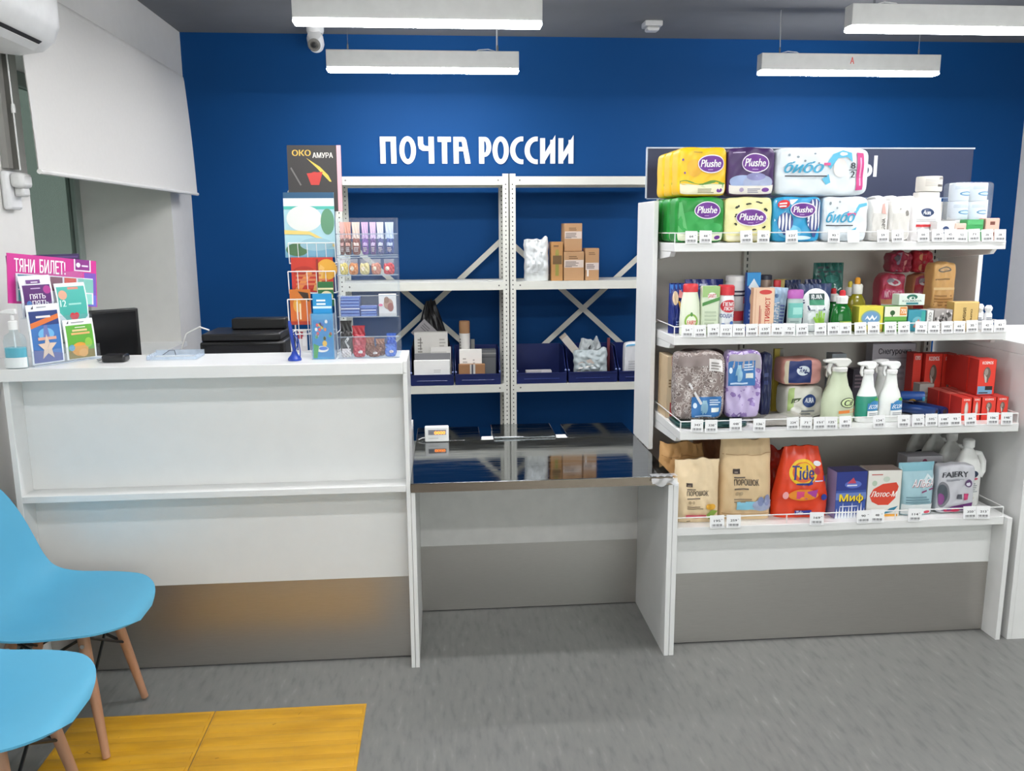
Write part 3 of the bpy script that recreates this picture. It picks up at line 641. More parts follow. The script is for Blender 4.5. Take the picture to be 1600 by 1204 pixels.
x, w_, h = fit(1444, 1481, 275, 3.05, Z1+.178)
b = B().lathe([(w_/2*.96, 0), (w_/2, .004), (w_/2, h-.004), (w_/2*.96, h), (w_/2*.3, h), (w_/2*.3, h-.01)], M('e9e4db', .7), 28)
S = lambda u, v, o: Vector(((w_/2+o)*sin(u*pi/2), -(w_/2+o)*cos(u*pi/2), h*(v+1)/2))
prt(b, S, [('b', -.5, -.3, .45, .7, 5, 'c9c2b8'), ('b', .15, .6, .6, .9, 2, '5b5650'), ('r', .1, -.4, .45, -.1, '6b6560')]); 
x2, w2, h3 = fit(1446, 1479, 330, 3.05, Z1)
t = put_t('paper_roll', 'single paper roll in printed wrap, topmost behind the white bag with emblem', 'paper roll', x, 3.05, Z1+.178, w_, group='wrapped paper rolls'); b.build('wrap', t, (0, 0, 0))
put(B().lathe([(w_/2*.96, 0), (w_/2, .004), (w_/2, .172), (w_/2*.96, .176)], M('efece6', .7), 28), 'paper_roll', 'white paper roll standing upright beneath the single wrapped roll', 'paper roll', x-.004, 3.055, Z1, w_, group='wrapped paper rolls')
xa, wa, ha = fit(1492, 1549, 285, 2.99, Z1+.075)
put(carton(.125, .1, .073, 'e8e6e2', [('b', -.8, -.5, .8, .6, 3, 'd5d2cc')]), 'napkin_box', 'low white box under the pack of small rolls', 'box', xa, 2.99, Z1, .1, bev=.004)
t = put_t('toilet_roll_pack', 'clear pack of four white rolls with small blue ovals, right end of the top shelf', 'toilet paper', xa, 2.99, Z1+.075, .07)
for i in range(2):
    for j in range(2):
        r = wa/4-.001; hh = ha/2-.001; b = B().lathe([(r*.95, 0), (r, .003), (r, hh-.003), (r*.95, hh)], M('eef0f2', .6), 24); S = lambda u, v, o: Vector(((r+o)*sin(u*pi/2), -(r+o)*cos(u*pi/2), hh*(v+1)/2))
        prt(b, S, [('e', .2, -.2, .5, .24, '4f93bd'), ('e', .2, -.2, .38, .14, 'cfe2ee'), ('b', -.6, .3, .5, .7, 3, 'c9d2d9')]); b.build('roll', t, ((i-.5)*wa/2, 0, j*ha/2))
B().box(-wa/2, wa/2, -.05, .05, 0, ha+.001, CLR('f2f6fa', .1, .1)).build('film', t, bev=.012)
for a, c_, yt, col, ops, lab in [(1463, 1492, 346, 'ecebea', [('e', .0, .1, .4, .4, '2d4472'), ('r', -.9, -.7, -.2, -.3, 'e8b9c6')], 'small white pack with a round blue emblem lying in front of the rolls'),
                                (1491, 1510, 349, 'dfc3b4', [('b', -.6, -.3, .6, .6, 3, 'b98f80')], 'small dusty pink box left of the green packet'),
                                (1509, 1537, 343, '3fa05a', [('p', [(-.5, -1), (-.2, -.1), (.3, -.1), (.6, -1)], '256b3a'), ('r', -.9, .5, .9, .9, '57b36f')], 'small green packet on the top shelf, right of the dusty pink box'),
                                (1539, 1562, 341, 'e5b7a6', [('t', '11', -.4, -.6, .3, .7, 'V', '7a4a40')], 'small pink box at the right end of the top shelf')]:
    x, w_, h = fit(a, c_, yt, 2.935, Z1); put(carton(w_*.94, .045, h, col, ops), 'soap_box', lab, 'box', x, 2.935, Z1, .045, bev=.003, group='small packs at the right of the top shelf')

# ---------------------------------------------------------------- second shelf
Y2, Z2 = 2.885, ZS[2]
x, w_, h = fit(1047, 1072, 443, 2.945, Z2)
put(pouch(w_, .05, h, '1f2f78', [('p', [(-.9, .6), (.9, .75), (.9, .95), (-.9, .95)], '2b6fc0'), ('e', -.3, .42, .35, .28, 'd9c3a4'), ('p', [(.05, .45), (.55, .4), (.7, .62), (.2, .75)], 'd88a8a'), ('p', [(.0, .3), (.25, .3), (.75, -.25), (.45, -.3)], 'e0a83a'), ('p', [(.25, -.05), (.55, -.05), (.8, -.32), (.5, -.38)], 'c8423a'), ('p', [(.45, -.35), (.9, -.2), (.9, -.9), (.6, -.7)], '2f8f5a'), ('b', -.2, -.75, .3, -.45, 3, '8fa3d6')], neck=1., rough=.25), 'sponge_bag', 'glossy dark blue bag with a brush picture at the left end of the second shelf', 'bag', x, 2.94, Z2, .05, rz=rad(-4))
x, w_, h = fit(1072, 1132, 437, 3.06, Z2)
put(pouch(w_, .05, h, '223079', [('b', -.8, .75, .2, .9, 1, 'c9d0ea'), ('r', -1, .6, .9, .68, '3a58b0')], neck=1., rough=.25), 'sponge_bag', 'dark blue bag standing behind the white and green bottle', 'bag', x, 3.06, Z2, .05)
CAPR = M('d02a33', .35)
def capped(a, c_, yt, Y, z, prof, base, ops, capc, capr, caph, label, name='bottle', cat='bottle', sx=1., sy=.62, p=2.4, cap_name='cap', group=None, rz=0., rough=.3, n=28, zscale=True):
    """a bottle between two columns of sight; prof and cap are fractions of its half width and height"""
    x, w_, h = fit(a, c_, yt, Y, z); r = w_/2; d = w_*sy; hb = h*(1-caph)
    t = put_t(name, label, cat, x, Y, z, d, rz, group)
    bottle([(r*q, hb*zz) for q, zz in prof], base, ops, sx, sy, n, p, rough).build('body', t)
    cm = M(capc, .35) if isinstance(capc, str) else capc
    B().lathe([(r*capr, hb), (r*capr, hb+h*caph*.85), (r*capr*.85, h)], cm, 24, sx, sy if capr > .6 else 1., p=p if capr > .6 else 2).build(cap_name, t)
    return t
SQ = [(.9, 0), (1, .03), (1, .93), (.9, 1)]
capped(1065, 1097, 444, Y2, Z2, [(.95, 0), (1, .03), (1, .4), (.9, .75), (.72, .97), (.7, 1)], 'e6ecd6', [('e', -.05, -.35, .42, .36, '8cb64a'), ('e', -.05, -.35, .3, .27, 'e9f0d8'), ('t', 'FAIRY', -.3, -.5, .25, -.3, 'cf2f3a'), ('e', -.05, -.02, .08, .1, '4f8a3a')], 'd23038', .72, .16, 'pale green white bottle with a red cap and green oval label', rz=rad(4))
x, w_, h = fit(1097, 1124, 447, Y2, Z2)
put(carton(w_, .035, h, 'd3dfc3', [('r', -1, .55, 1, 1, '9cc07a'), ('e', .1, .6, .5, .14, 'f2f4ee'), ('t', 'SANFIT', -.35, .52, .55, .68, 'c33a44'), ('p', [(-1, .18), (1, .42), (1, .56), (-1, .32)], '4f8f45'), ('b', -.7, -.7, .7, .05, 5, 'b6c4a8')]), 'cleaner_bottle', 'pale green cleaner pack with white oval label, between two red capped ones', 'bottle', x, Y2, Z2, .035, bev=.006)
capped(1125, 1150, 446, Y2, Z2, SQ, 'eef0f2', [('e', .1, .45, .72, .32, 'c92f3a'), ('t', 'ПЕМО', -.4, .46, .6, .66, 'f4f4f4'), ('t', 'ЛЮКС', -.35, .24, .6, .42, 'f4f4f4'), ('t', 'СОДА 5', -.65, -.15, .6, .06, '2f4a8f'), ('e', -.35, -.55, .25, .14, '2f62b0'), ('e', .3, -.4, .16, .1, '3a6cb8')], 'd4333d', 1.02, .2, 'white round powder canister with a red lid and red oval', 'powder_canister', 'canister', sy=1., p=2, cap_name='lid', rz=0)
capped(1138, 1167, 431, 3.0, Z2, SQ, 'e6e3e2', [('r', -1, .55, 1, .62, '2c2b44'), ('r', -1, .4, 1, .46, '2c2b44'), ('p', [(-.4, -.1), (.6, .1), (.6, .36), (-.4, .15)], 'd46a72'), ('r', -.6, -.6, .5, -.2, 'c92f3a')], 'e9e6e4', 1., .1, 'tall white canister with dark stripes behind the red lidded canister', 'powder_canister', 'canister', sy=1., p=2, cap_name='lid')
x, w_, h = fit(1166, 1187, 426, 2.985, Z2)
put(carton(w_, .02, h, '2f55a8', [('r', -1, .55, 1, 1, '2f93d6'), ('p', [(-.8, .5), (.0, .8), (.8, .5), (0, .3)], 'e6f0f6'), ('e', 0, .1, .55, .25, 'd6cdb4'), ('b', -.6, -.6, .6, -.2, 3, '9fb6e0')]), 'brush_packet', 'tall narrow blue packet with a white peak, standing behind the beige box', 'packet', x, 2.985, Z2, .02)
capped(1187, 1208, 430, 3.05, Z2, SQ, 'a08877', [('b', -.8, .1, .8, .6, 4, 'c9b3a0')], '2e3040', 1., .09, 'brown jar with a dark lid behind the beige box', 'jar', 'jar', sy=1., p=2, cap_name='lid')
capped(1206, 1224, 438, 3.02, Z2, [(.9, 0), (1, .1), (1, .75), (.6, .95), (.6, 1)], 'c8342f', [('r', -.6, -.4, .6, .3, 'e8c33a')], 'cf2b33', .62, .12, 'small red bottle half hidden behind the beige box')
x, w_, h = fit(1214, 1234, 437, 3.11, Z2); put(carton(w_, .05, h, 'e0bd4a', [('r', -1, .6, 1, 1, 'efd98a')]), 'sponge_pack', 'yellow pack peeping out behind the pale blue tube', 'sponges', x, 3.11, Z2, .05, bev=.006)
x, w_, h = fit(1177, 1209, 450, Y2, Z2)
put(carton(w_, .03, h, 'e8c4a6', [('e', .15, .82, .6, .1, 'cc3a38'), ('t', 'АКТИВИСТ', .15, -.85, .62, .6, 'V', 'c0352f'), ('r', -.4, -.8, -.32, .25, 'b5544a'), ('r', -.26, -.8, -.2, .1, 'c4766a'), ('r', -.8, -.95, -.74, .95, 'd9ac8c')], side='dcb390'), 'soap_box', 'peach soap box standing on end with vertical red lettering', 'box', x, Y2, Z2, .03, rz=rad(-3))
x, w_, h = fit(1209, 1234, 452, Y2, Z2)
t = put_t('toothpaste_tube', 'pale blue tube standing upright with vertical white letters', 'tube', x, 2.925, Z2+.003, .04, rz=0, rot=(0, rad(4), 0))
pouch(w_, .034, h, 'a9c3d8', [('r', -.95, -.9, .1, .7, '93b4d2'), ('t', 'АЛЬБА', -.75, -.85, .05, .35, 'V', 'f6f4f6'), ('t', 'АЛЬБА', -.05, -.95, -.02, -.9, 'V', 'a03a60'), ('b', .2, -.6, .8, .3, 6, '5f6fae'), ('e', -.3, .62, .22, .1, '5a7da6')], neck=1.2, fold=.9, rough=.3, foot=.05).build('tube', t)
capped(1233, 1256, 453, 2.885, Z2, [(.85, 0), (.95, .03), (1, .5), (1, .95), (.95, 1)], 'b4c8c4', [('r', -.8, -.1, .8, .75, '74c2b8'), ('r', -.3, .1, .5, .5, 'a3dcd2'), ('b', -.5, -.6, .5, -.2, 3, '8ea39f')], 'b35cae', 1.04, .2, 'soft bottle with a mauve cap and turquoise label')
for a, c_, yt, lab in ((1229, 1255, 438, 'navy pack standing behind the mauve capped bottle'), (1260, 1288, 437, 'navy pack standing behind the white pouch with green hand')):
    x, w_, h = fit(a, c_, yt, 3.03, Z2); put(pouch(w_, .06, h, '1d2950', [('b', -.6, .5, .6, .7, 1, '5f6f9f')], neck=.95, rough=.25), 'wet_wipes_pack', lab, 'wipes', x, 3.03, Z2, .06)
x, w_, h = fit(1254, 1300, 444, 2.925, Z2)
put(pouch(w_, .06, h, '26365c', [('e', -.02, .15, .9, .66, 'e9edee'), ('r', -.88, -.98, .88, -.1, 'dfe6e6'), ('r', -.5, .32, .45, .6, '23403f'), ('r', -.5, .12, .45, .34, '3c8f6c'), ('t', 'AURA', -.4, .38, .35, .55, 'eef2f2'), ('b', -.5, -.12, .5, .0, 1, '9aa5a8'),
     ('e', .2, -.62, .3, .24, '9ccf4a'), ('r', -.1, -.6, .0, -.22, '9ccf4a'), ('r', .06, -.5, .16, -.12, '9ccf4a'), ('r', .22, -.5, .32, -.12, '9ccf4a'), ('r', .38, -.5, .47, -.2, '9ccf4a'), ('p', [(-.3, -.4), (-.2, -.35), (.05, -.6), (-.02, -.72)], '9ccf4a')], neck=1.15, rough=.3, foot=.3), 'wet_wipes_pouch', 'white and navy pouch with a green hand print', 'wipes', x, 2.925, Z2, .06)
x, w_, h = fit(1274, 1321, 411, 3.09, Z2)
put(pouch(w_, .06, h, '2c6a62', [('b', -.8, .55, .8, .95, 3, '1c2f3a'), ('p', [(-.8, .1), (.3, .35), (.8, .2), (.0, .0)], 'b9cdc9'), ('e', .1, .5, .4, .12, '4a8f86')], neck=1., rough=.15, crease=.008), 'foil_pack', 'crinkled teal foil pack behind the green liquid bottles', 'pack', x, 3.09, Z2, .06)
GRN = M('0f7a2a', .12, var=.05, trans=.35); YLQ = M('a9a017', .12, var=.05, trans=.35)
def dish(a, c_, yt, Y, liq, nozzle, ops, label):
    x, w_, h = fit(a, c_, yt, Y, Z2); r = w_/2; t = put_t('dish_soap_bottle', label, 'bottle', x, Y, Z2, w_*.6, 0, 'dish soap bottles'); hb = h*.68
    bottle([(r*.95, 0), (r, .004), (r*.97, hb*.55), (r*.85, hb*.8), (r*.5, hb*.97), (r*.42, hb)], liq, ops, 1, .6).build('body', t)
    B().lathe([(r*.5, hb+.0005), (r*.52, hb+h*.16), (r*.42, hb+h*.19)], M('ecebe8', .35), 20).build('cap', t); B().lathe([(r*.27, hb+h*.19), (r*.27, hb+h*.29), (r*.14, h)], M(nozzle, .35), 16).build('nozzle', t)
LB = [('r', -.25, -.75, .5, -.2, '8fae3a'), ('b', -.15, -.68, .4, -.4, 3, 'e6ecc8'), ('e', .1, -.32, .25, .07, 'e9d95a')]
dish(1303, 1336, 454, 2.89, GRN, 'cf2f38', LB, 'green dish soap bottle with a red nozzle, front of the two')
dish(1290, 1320, 451, 2.97, GRN, 'cf2f38', (), 'green dish soap bottle half hidden behind its twin')
dish(1327, 1358, 434, 2.985, YLQ, 'e39a26', [('r', -.9, -.7, -.35, .2, 'd79a22')], 'olive yellow dish soap bottle with an orange nozzle')
dish(1318, 1342, 440, 3.06, YLQ, 'd8c23a', (), 'olive yellow dish soap bottle behind, to the left of the orange nozzle one')
def sbox(a, c_, yt, Y, z, d, base, ops, label, side=None, rz=0., bev=.0015, name='soap_box', group='small soap boxes on the second shelf'):
    x, w_, h = fit(a, c_, yt, Y, z); return put(carton(w_*.97, d, h, base, ops, side=side), name, label, 'box', x, Y, z, d, rz=rz, bev=bev, group=group)
sbox(1341, 1380, 479, 2.895, Z2, .055, 'e2d64a', [('e', 0, .1, .82, .62, '8fae8a'), ('e', 0, .1, .72, .52, '6f9cc4'), ('p', [(-.5, -.05), (-.3, .3), (-.1, .05), (.1, .35), (.3, .05), (.5, .3), (.45, .1), (.25, -.1), (.1, .1), (-.1, -.1), (-.3, .1)], 'f2f6fa'), ('r', -.95, -.95, .95, -.8, 'c8a87a')], 'yellow soap box with a blue oval, right of the green bottle', 'c9c04a')
sbox(1381, 1417, 479, 2.895, Z2, .055, '6fb04a', [('r', -1, .2, 1, 1, 'e9e7d2'), ('e', -.3, .5, .22, .2, '2f5a2c'), ('r', -.36, .2, -.26, .5, '2f5a2c'), ('r', .35, .3, .95, .95, 'e8923a'), ('t', '75%', .42, .42, .9, .8, 'f8f2e2'), ('r', -1, -.3, 1, -.1, '3f8f3a'), ('b', -.8, -.8, .8, -.4, 2, 'd9e9c8')], 'green and cream soap box with a clover and an orange corner', '8fb46a')
zt2 = Z2+fit(1390, 1410, 479, 2.895, Z2)[2]+.003
x, w_, h = fit(1405, 1445, 460, 2.905, zt2)
put(carton(w_, .05, h, 'dfe9df', [('e', .0, .5, .42, .5, '2c6f5a'), ('e', 0, .28, .24, .3, 'dfe9df'), ('e', .05, .3, .1, .2, '2c6f5a'), ('t', 'К.DUBRAVA', -.75, -.35, .75, -.05, '54706a'), ('r', -.45, -.85, .5, -.5, '2c7f86')]), 'soap_box', 'white soap box with a green arch, stacked on top of the others', 'box', x, 2.905, zt2, .05, bev=.0015, group='small soap boxes on the second shelf')
sbox(1418, 1446, 485, 2.895, Z2, .055, '3a94a6', [('e', .1, -.1, .6, .5, '6fb3c0'), ('p', [(-.4, -.6), (.2, .2), (.6, -.3), (.2, -.7)], 'cf8a7a'), ('r', .5, -.9, .95, .9, '3fa8a0')], 'turquoise soap box with a reddish picture', '2f7f90')
sbox(1448, 1458, 485, 2.895, Z2, .055, 'e6e6e2', [('t', 'МЫЛО', -.5, -.8, .4, .8, 'V', '7d7d78')], 'narrow white soap box on end left of the patterned one')
FLW = []
for i in range(34): FLW.append(('e', RN.uniform(-.9, .9), RN.uniform(-.85, .85), RN.uniform(.05, .13), RN.uniform(.08, .2), RN.choice(['3e3b3a', '5b5654', 'dedad6', '2f2d2c'])))
sbox(1459, 1488, 484, 2.895, Z2, .055, 'a8a29e', FLW, 'grey soap box with a dark flower pattern')
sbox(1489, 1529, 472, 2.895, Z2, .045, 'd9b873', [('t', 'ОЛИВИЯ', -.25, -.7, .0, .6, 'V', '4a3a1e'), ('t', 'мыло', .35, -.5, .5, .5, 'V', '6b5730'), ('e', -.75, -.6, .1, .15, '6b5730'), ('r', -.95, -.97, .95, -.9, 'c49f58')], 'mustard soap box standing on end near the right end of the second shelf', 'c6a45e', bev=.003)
x, w_, h = fit(1528, 1555, 478, 2.90, Z2)
for i, (dx, dy) in enumerate(((-.25, 0), (.27, 0), (-.1, .06), (.38, .06))):
    r = w_*.22; t = thing('cream_tube', ('small white tube with a flower cap, front left of its cluster of four', 'small white tube with a flower cap, front right of its cluster of four', 'small white tube with a flower cap, behind the front left one', 'small white tube with a flower cap, behind the front right one')[i], 'tube', (x+dx*w_, 2.92+dy, Z2+.0008), 0, 'small white tubes')
    bottle([(r*.9, 0), (r, .003), (r, h*.62), (r*.7, h*.72)], 'dfe1e4', [('b', -.5, .1, .4, .5, 2, '5f6570'), ('b', -.5, -.4, .5, -.1, 2, 'a9adb4')], 1, .7).build('body', t); b = B()
    b.lathe([(r*.6, h*.72), (r*.95, h*.8), (r*1.05, h*.9), (r*.6, h)], M('eef0f2', .4), 24, p=1.4); b.build('cap', t)
# sponge and loofah packs at the back right
def scrub(a, c_, yt, Y, z, d, cols, label, knot=True, band=None):
    x, w_, h = fit(a, c_, yt, Y, z); n = len(cols); ops = []
    for i, c in enumerate(cols): ops.append(('r', -.97, -1+2*i/n, .97, -1+2*(i+1)/n, c))
    if band: ops += [('r', -.95, band[0], .95, band[1], band[2]), ('t', band[3], -.7, band[0]+.06, .7, band[1]-.06, band[4])]
    if knot: ops += [('e', .0, .68, .5, .16, 'd8d3d6'), ('e', .05, .68, .3, .09, cols[-1]), ('e', -.3, .74, .3, .1, '9f9aa8')]
    put(puff(w_, d, h, cols[0], ops, n=7, amp=.006), 'bath_sponge', label, 'sponge', x, Y, z, d, group='bath sponges on the second shelf')
scrub(1375, 1414, 428, 3.13, Z2, .07, ['b03a4e', 'd6d2d4', 'c98a62', 'b23348', 'c04a66'], 'red layered bath sponge with a loop, behind the soap box with green arch', band=(.0, .4, 'c2456a', 'мочалка', 'e6b9c6'))
scrub(1426, 1458, 428, 3.13, Z2, .07, ['c98a62', 'b8322f', 'c96a5a', 'bd3440', 'b64a66'], 'red layered bath sponge with a loop, left of the beige loofah', band=(-.1, .35, 'c2456a', 'мочалка', 'e6b9c6'))
x, w_, h = fit(1393, 1427, 393, 3.13, Z2+.196); put(puff(w_, .07, h, '9f2f48', [('p', [(-.6, -.9), (-.3, -.9), (-.1, .9), (-.4, .9)], '7a6a80'), ('p', [(.1, -.9), (.35, -.9), (.6, .9), (.3, .9)], 'c98a86'), ('e', -.5, .4, .2, .4, '6b5f6a')], n=5, amp=.008), 'bath_sponge', 'dark red striped bath sponge lying on top of the two red layered ones', 'sponge', x, 3.13, Z2+.196, .07, group='bath sponges on the second shelf')
x, w_, h = fit(1429, 1460, 393, 3.13, Z2+.196); put(puff(w_, .07, h, 'c02f3f', [('p', [(-.7, -.9), (-.35, -.9), (-.3, .9), (-.6, .9)], 'd69a6a'), ('p', [(-.1, -.9), (.1, -.9), (.2, .9), (.0, .9)], 'b06a62')], n=5, amp=.008), 'bath_sponge', 'bright red bath sponge lying on top, left of the beige loofah', 'sponge', x, 3.13, Z2+.196, .07, group='bath sponges on the second shelf')
x, w_, h = fit(1458, 1493, 410, 3.0, Z2+.056); put(puff(w_, .07, h, 'd8a869', [('e', -.1, .72, .55, .12, '6b6258'), ('e', -.1, .72, .42, .07, 'cfa878'), ('b', -.9, .3, .9, .42, 1, '8a6a42'), ('r', -1, -.1, 1, .0, 'e9c992'), ('b', -.9, -.75, .9, -.25, 4, 'a87a45')], n=8, amp=.004), 'loofah', 'tall beige loofah pack right of the red sponges', 'sponge', x, 3.0, Z2+.056, .07)
x, w_, h = fit(1446, 1494, 466, 3.0, Z2); put(puff(w_, .07, .052, ramp_mat('loofah', [(.35, '6b4a2c'), (.6, '9a7248'), (.75, 'b58d5e')], 60, (1, 1, 1), .9), (), n=5, amp=.004), 'loofah', 'brown fuzzy loofah lying under the beige pack', 'sponge', x, 3.0, Z2, .07)
# ---------------------------------------------------------------- third shelf
Y3, Z3 = 2.80, ZS[3]
x, w_, h = fit(1042, 1055, 557, 2.97, Z3)
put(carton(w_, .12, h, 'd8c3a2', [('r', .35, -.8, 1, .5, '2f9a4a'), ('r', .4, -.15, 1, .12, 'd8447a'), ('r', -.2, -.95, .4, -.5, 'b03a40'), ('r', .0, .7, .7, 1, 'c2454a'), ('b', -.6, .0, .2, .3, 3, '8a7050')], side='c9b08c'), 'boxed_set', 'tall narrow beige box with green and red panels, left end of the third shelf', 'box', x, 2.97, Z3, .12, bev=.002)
def label_card(u0, v0, u1, v1):
    dx, dy = u1-u0, v1-v0
    return [('r', u0, v0, u1, v1, '3572b0'), ('e', u0+dx*.43, v0+dy*.5, dx*.12, dy*.34, '8fb8cf'), ('r', u0+dx*.35, v0+dy*.7, u0+dx*.5, v0+dy*.85, '9fc6da'), ('b', u0+dx*.6, v0+dy*.62, u0+dx*.95, v0+dy*.92, 3, 'cfe0f0'), ('r', u0+dx*.66, v0+dy*.3, u0+dx*.92, v0+dy*.5, 'dfe6e2'), ('e', u0+dx*.12, v0+dy*.62, dx*.07, dy*.12, 'd6e6f2'), ('b', u0+dx*.1, v0+dy*.06, u0+dx*.9, v0+dy*.2, 1, 'bcd3e8')]
x, w_, h = fit(1056, 1133, 551, 2.83, Z3+.02)
put(puff(w_, .07, h, PATT('brown flowers', [(0, '4f4341'), (.5, 'd0c8c3'), (.62, '6f615d'), (.76, 'b3a8a3'), (.9, '8a7c78')], 52), [('r', -1, .6, .35, .95, '8d7f7c'), ('r', .32, .45, .9, .82, 'e6e2e0'), ('b', .4, .5, .85, .75, 3, '9a9490'), ('p', [(-.5, .1), (-.42, .12), (.1, -.5), (.02, -.55)], 'e9e6e6')]+label_card(-.35, -.97, .88, -.3), n=8, amp=.005, rough=.15), 'bed_linen_pack', 'plastic wrapped bed linen with brown flowers and a blue label', 'bed linen', x, 2.83, Z3+.02, .07, group='bed linen packs')
x, w_, h = fit(1135, 1190, 549, 2.85, Z3+.02)
put(puff(w_, .06, h, PATT('lilac flowers', [(0, '6a5590'), (.5, 'ddd2ea'), (.6, '8f76b2'), (.8, 'c2b2d8')], 34), [('r', -1, .5, 1, 1, 'a8a2a8')]+label_card(-1, -.02, .6, .72), n=8, amp=.004, rough=.15), 'bed_linen_pack', 'plastic wrapped bed linen with lilac flowers and a blue label', 'bed linen', x, 2.85, Z3+.02, .06, group='bed linen packs')
x, w_, h = fit(1060, 1130, 546, 3.02, Z3)
put(puff(w_, .06, h, '6f5a5c', [('r', -.6, .7, .2, .95, '8f3a4a'), ('r', .2, .75, .8, .95, '2f6f4a')], n=8, rough=.2), 'bed_linen_pack', 'wine and green topped pack behind the brown flowered linen', 'bed linen', x, 3.0, Z3, .06, group='bed linen packs')
x, w_, h = fit(1190, 1206, 552, 2.88, Z3+.02)
put(puff(w_, .05, h, '1c2448', [('b', -.6, .0, .4, .5, 2, '3a4470')], n=6, rough=.3), 'folded_cloth', 'narrow navy folded cloth beside the lilac flowered linen', 'cloth', x, 2.88, Z3+.02, .05)
a0, a1 = at(1060, 660, 2.80).x, at(1170, 660, 2.80).x
put(puff(a1-a0, .16, .018, '17423f', (), n=6, amp=.003, rough=.3), 'folded_cloth', 'dark teal folded cloth lying flat under the flowered linen packs', 'cloth', (a0+a1)/2, 2.79, Z3, .16)
x, w_, h = fit(1208, 1222, 545, 3.035, Z3)
put(carton(w_, .012, h, 'b8a23a', [('r', .2, -1, 1, 1, '8f8c84')]), 'packet', 'thin upright yellow edged packet between linen and wipes', 'packet', x, 3.035, Z3, .012)
x, w_, h = fit(1228, 1288, 604, 2.91, Z3)
o = puff(w_, .11, h, 'd9d8cc', [('r', -1, -1, -.6, 1, 'a9c07a'), ('p', [(-.75, -.1), (-.35, .1), (-.2, .3), (-.7, .25)], '4a5a3a'), ('e', .2, .1, .34, .42, '23407a'), ('t', 'AURA', -.02, -.02, .42, .3, 'eef2f6'), ('b', -.2, -.8, .5, -.4, 2, '8a8f94'), ('e', -.5, -.5, .3, .25, 'efeee6')], n=6, amp=.003)
put(o, 'wet_wipes_pack', 'white and green wet wipes pack with a blue heart shaped emblem', 'wipes', x, 2.91, Z3, .11); hw = h
x, w_, h = fit(1223, 1286, 561, 2.91, Z3+hw+.004)
put(puff(w_, .10, h, 'c98f84', [('r', -1, -1, -.7, 1, 'cfc3a8'), ('r', -.72, -.85, .42, .95, '1d2f6b'), ('e', .0, .12, .32, .36, 'dfe6ee'), ('t', 'AURA', -.2, .0, .2, .24, '2a3f72'), ('r', .42, -1, 1, 1, 'd59a92')], n=6, amp=.003), 'wet_wipes_pack', 'wet wipes pack with a dark navy flap and salmon end, on top of another', 'wipes', x, 2.91, Z3+hw+.004, .10)
a0, a1 = at(1185, 655, 2.80).x, at(1286, 655, 2.80).x
b = B(); FILM = CLR('e9e6df', .35, .15)
b.grid(lambda u, v: ((a0+a1)/2+u*(a1-a0)/2, 2.79+(v+1)*.05, Z3+.004+.028*(v+1)/2*(.6+.4*sin(u*3+1))+.003*sin(9*u+5*v)), 20, 8, FILM); b.grid(lambda u, v: ((a0+a1)/2-u*(a1-a0)/2, 2.79+(v+1)*.05, Z3+.002+.004*abs(v)), 20, 8, M('8a857c', .4)); tag(b.build('glove_packet'), 'flat clear film packet lying in front of the wet wipes', 'packet')
x, w_, h = fit(1298, 1320, 553, 3.06, Z3); put(carton(w_, .05, h, 'a9b2ba', [('r', -.7, .55, .7, .85, '5d6a74'), ('p', [(-.5, -.2), (.4, .1), (.4, .35), (-.4, .1)], '4a5560'), ('r', -.9, -.9, .9, -.5, '78858e')]), 'small_box', 'grey blue small box standing behind the pale green spray bottle', 'box', x, 3.06, Z3, .05)
x, w_, h = fit(1332, 1360, 577, 3.1, Z3); put(carton(w_, .05, h, '3a3440', [('b', -.8, .0, .8, .8, 4, '7a6a74')]), 'small_box', 'dark small box behind the two colour teal spray bottle', 'box', x, 3.1, Z3, .05)
# spray bottles
def spray(a, c_, yt, Y, base, ops, trig, label, face=-1, shape=None, lvl=None):
    x, w_, h = fit(a, c_, yt, Y, Z3); r = w_/2; t = put_t('spray_bottle', label, 'bottle', x, Y, Z3, w_*.55, 0, 'spray bottles'); hb = h*.80
    prof = shape or [(.9, 0), (1, .02), (1, .42), (.86, .58), (.62, .72), (.5, .88), (.42, 1)]
    bottle([(r*q, hb*z) for q, z in prof], base, ops, 1, .55).build('body', t)
    if lvl: B().lathe([(r*.99+.0006, hb*.1), (r+.0007, hb*.12), (r+.0007, hb*.42), (r*.905+.0012, hb*.54)], M(lvl, .3), 28, 1, .55, p=2.3).build('lower_sleeve', t)
    tm = M(trig, .35); b = B()
    b.lathe([(r*.46, hb+.0005), (r*.48, hb+h*.05), (r*.40, hb+h*.07)], tm, 20); b.build('collar', t)
    s = face; z0, z1 = hb+h*.07, h
    b = B().prism([(s*-r*.45, z0), (s*r*.15, z0), (s*r*.35, z0+(z1-z0)*.4), (s*r*1.02, z0+(z1-z0)*.55), (s*r*1.02, z0+(z1-z0)*.85), (s*r*.3, z1), (s*-r*.55, z1*.998), (s*-r*.7, z0+(z1-z0)*.6)][::(1 if s > 0 else -1)], -.011, .011, tm); b.build('trigger_head', t, bev=.004)
    b = B().prism([(s*r*.45, z0+(z1-z0)*.42), (s*r*.7, z0+(z1-z0)*.5), (s*r*.78, z0-h*.06), (s*r*.62, z0-h*.12), (s*r*.5, z0-h*.10), (s*r*.6, z0-h*.02)][::(1 if s > 0 else -1)], -.006, .006, tm); b.build('trigger', t, bev=.002)
    return t
CIF = M('d0dabb', .25, var=.03, trans=.12)
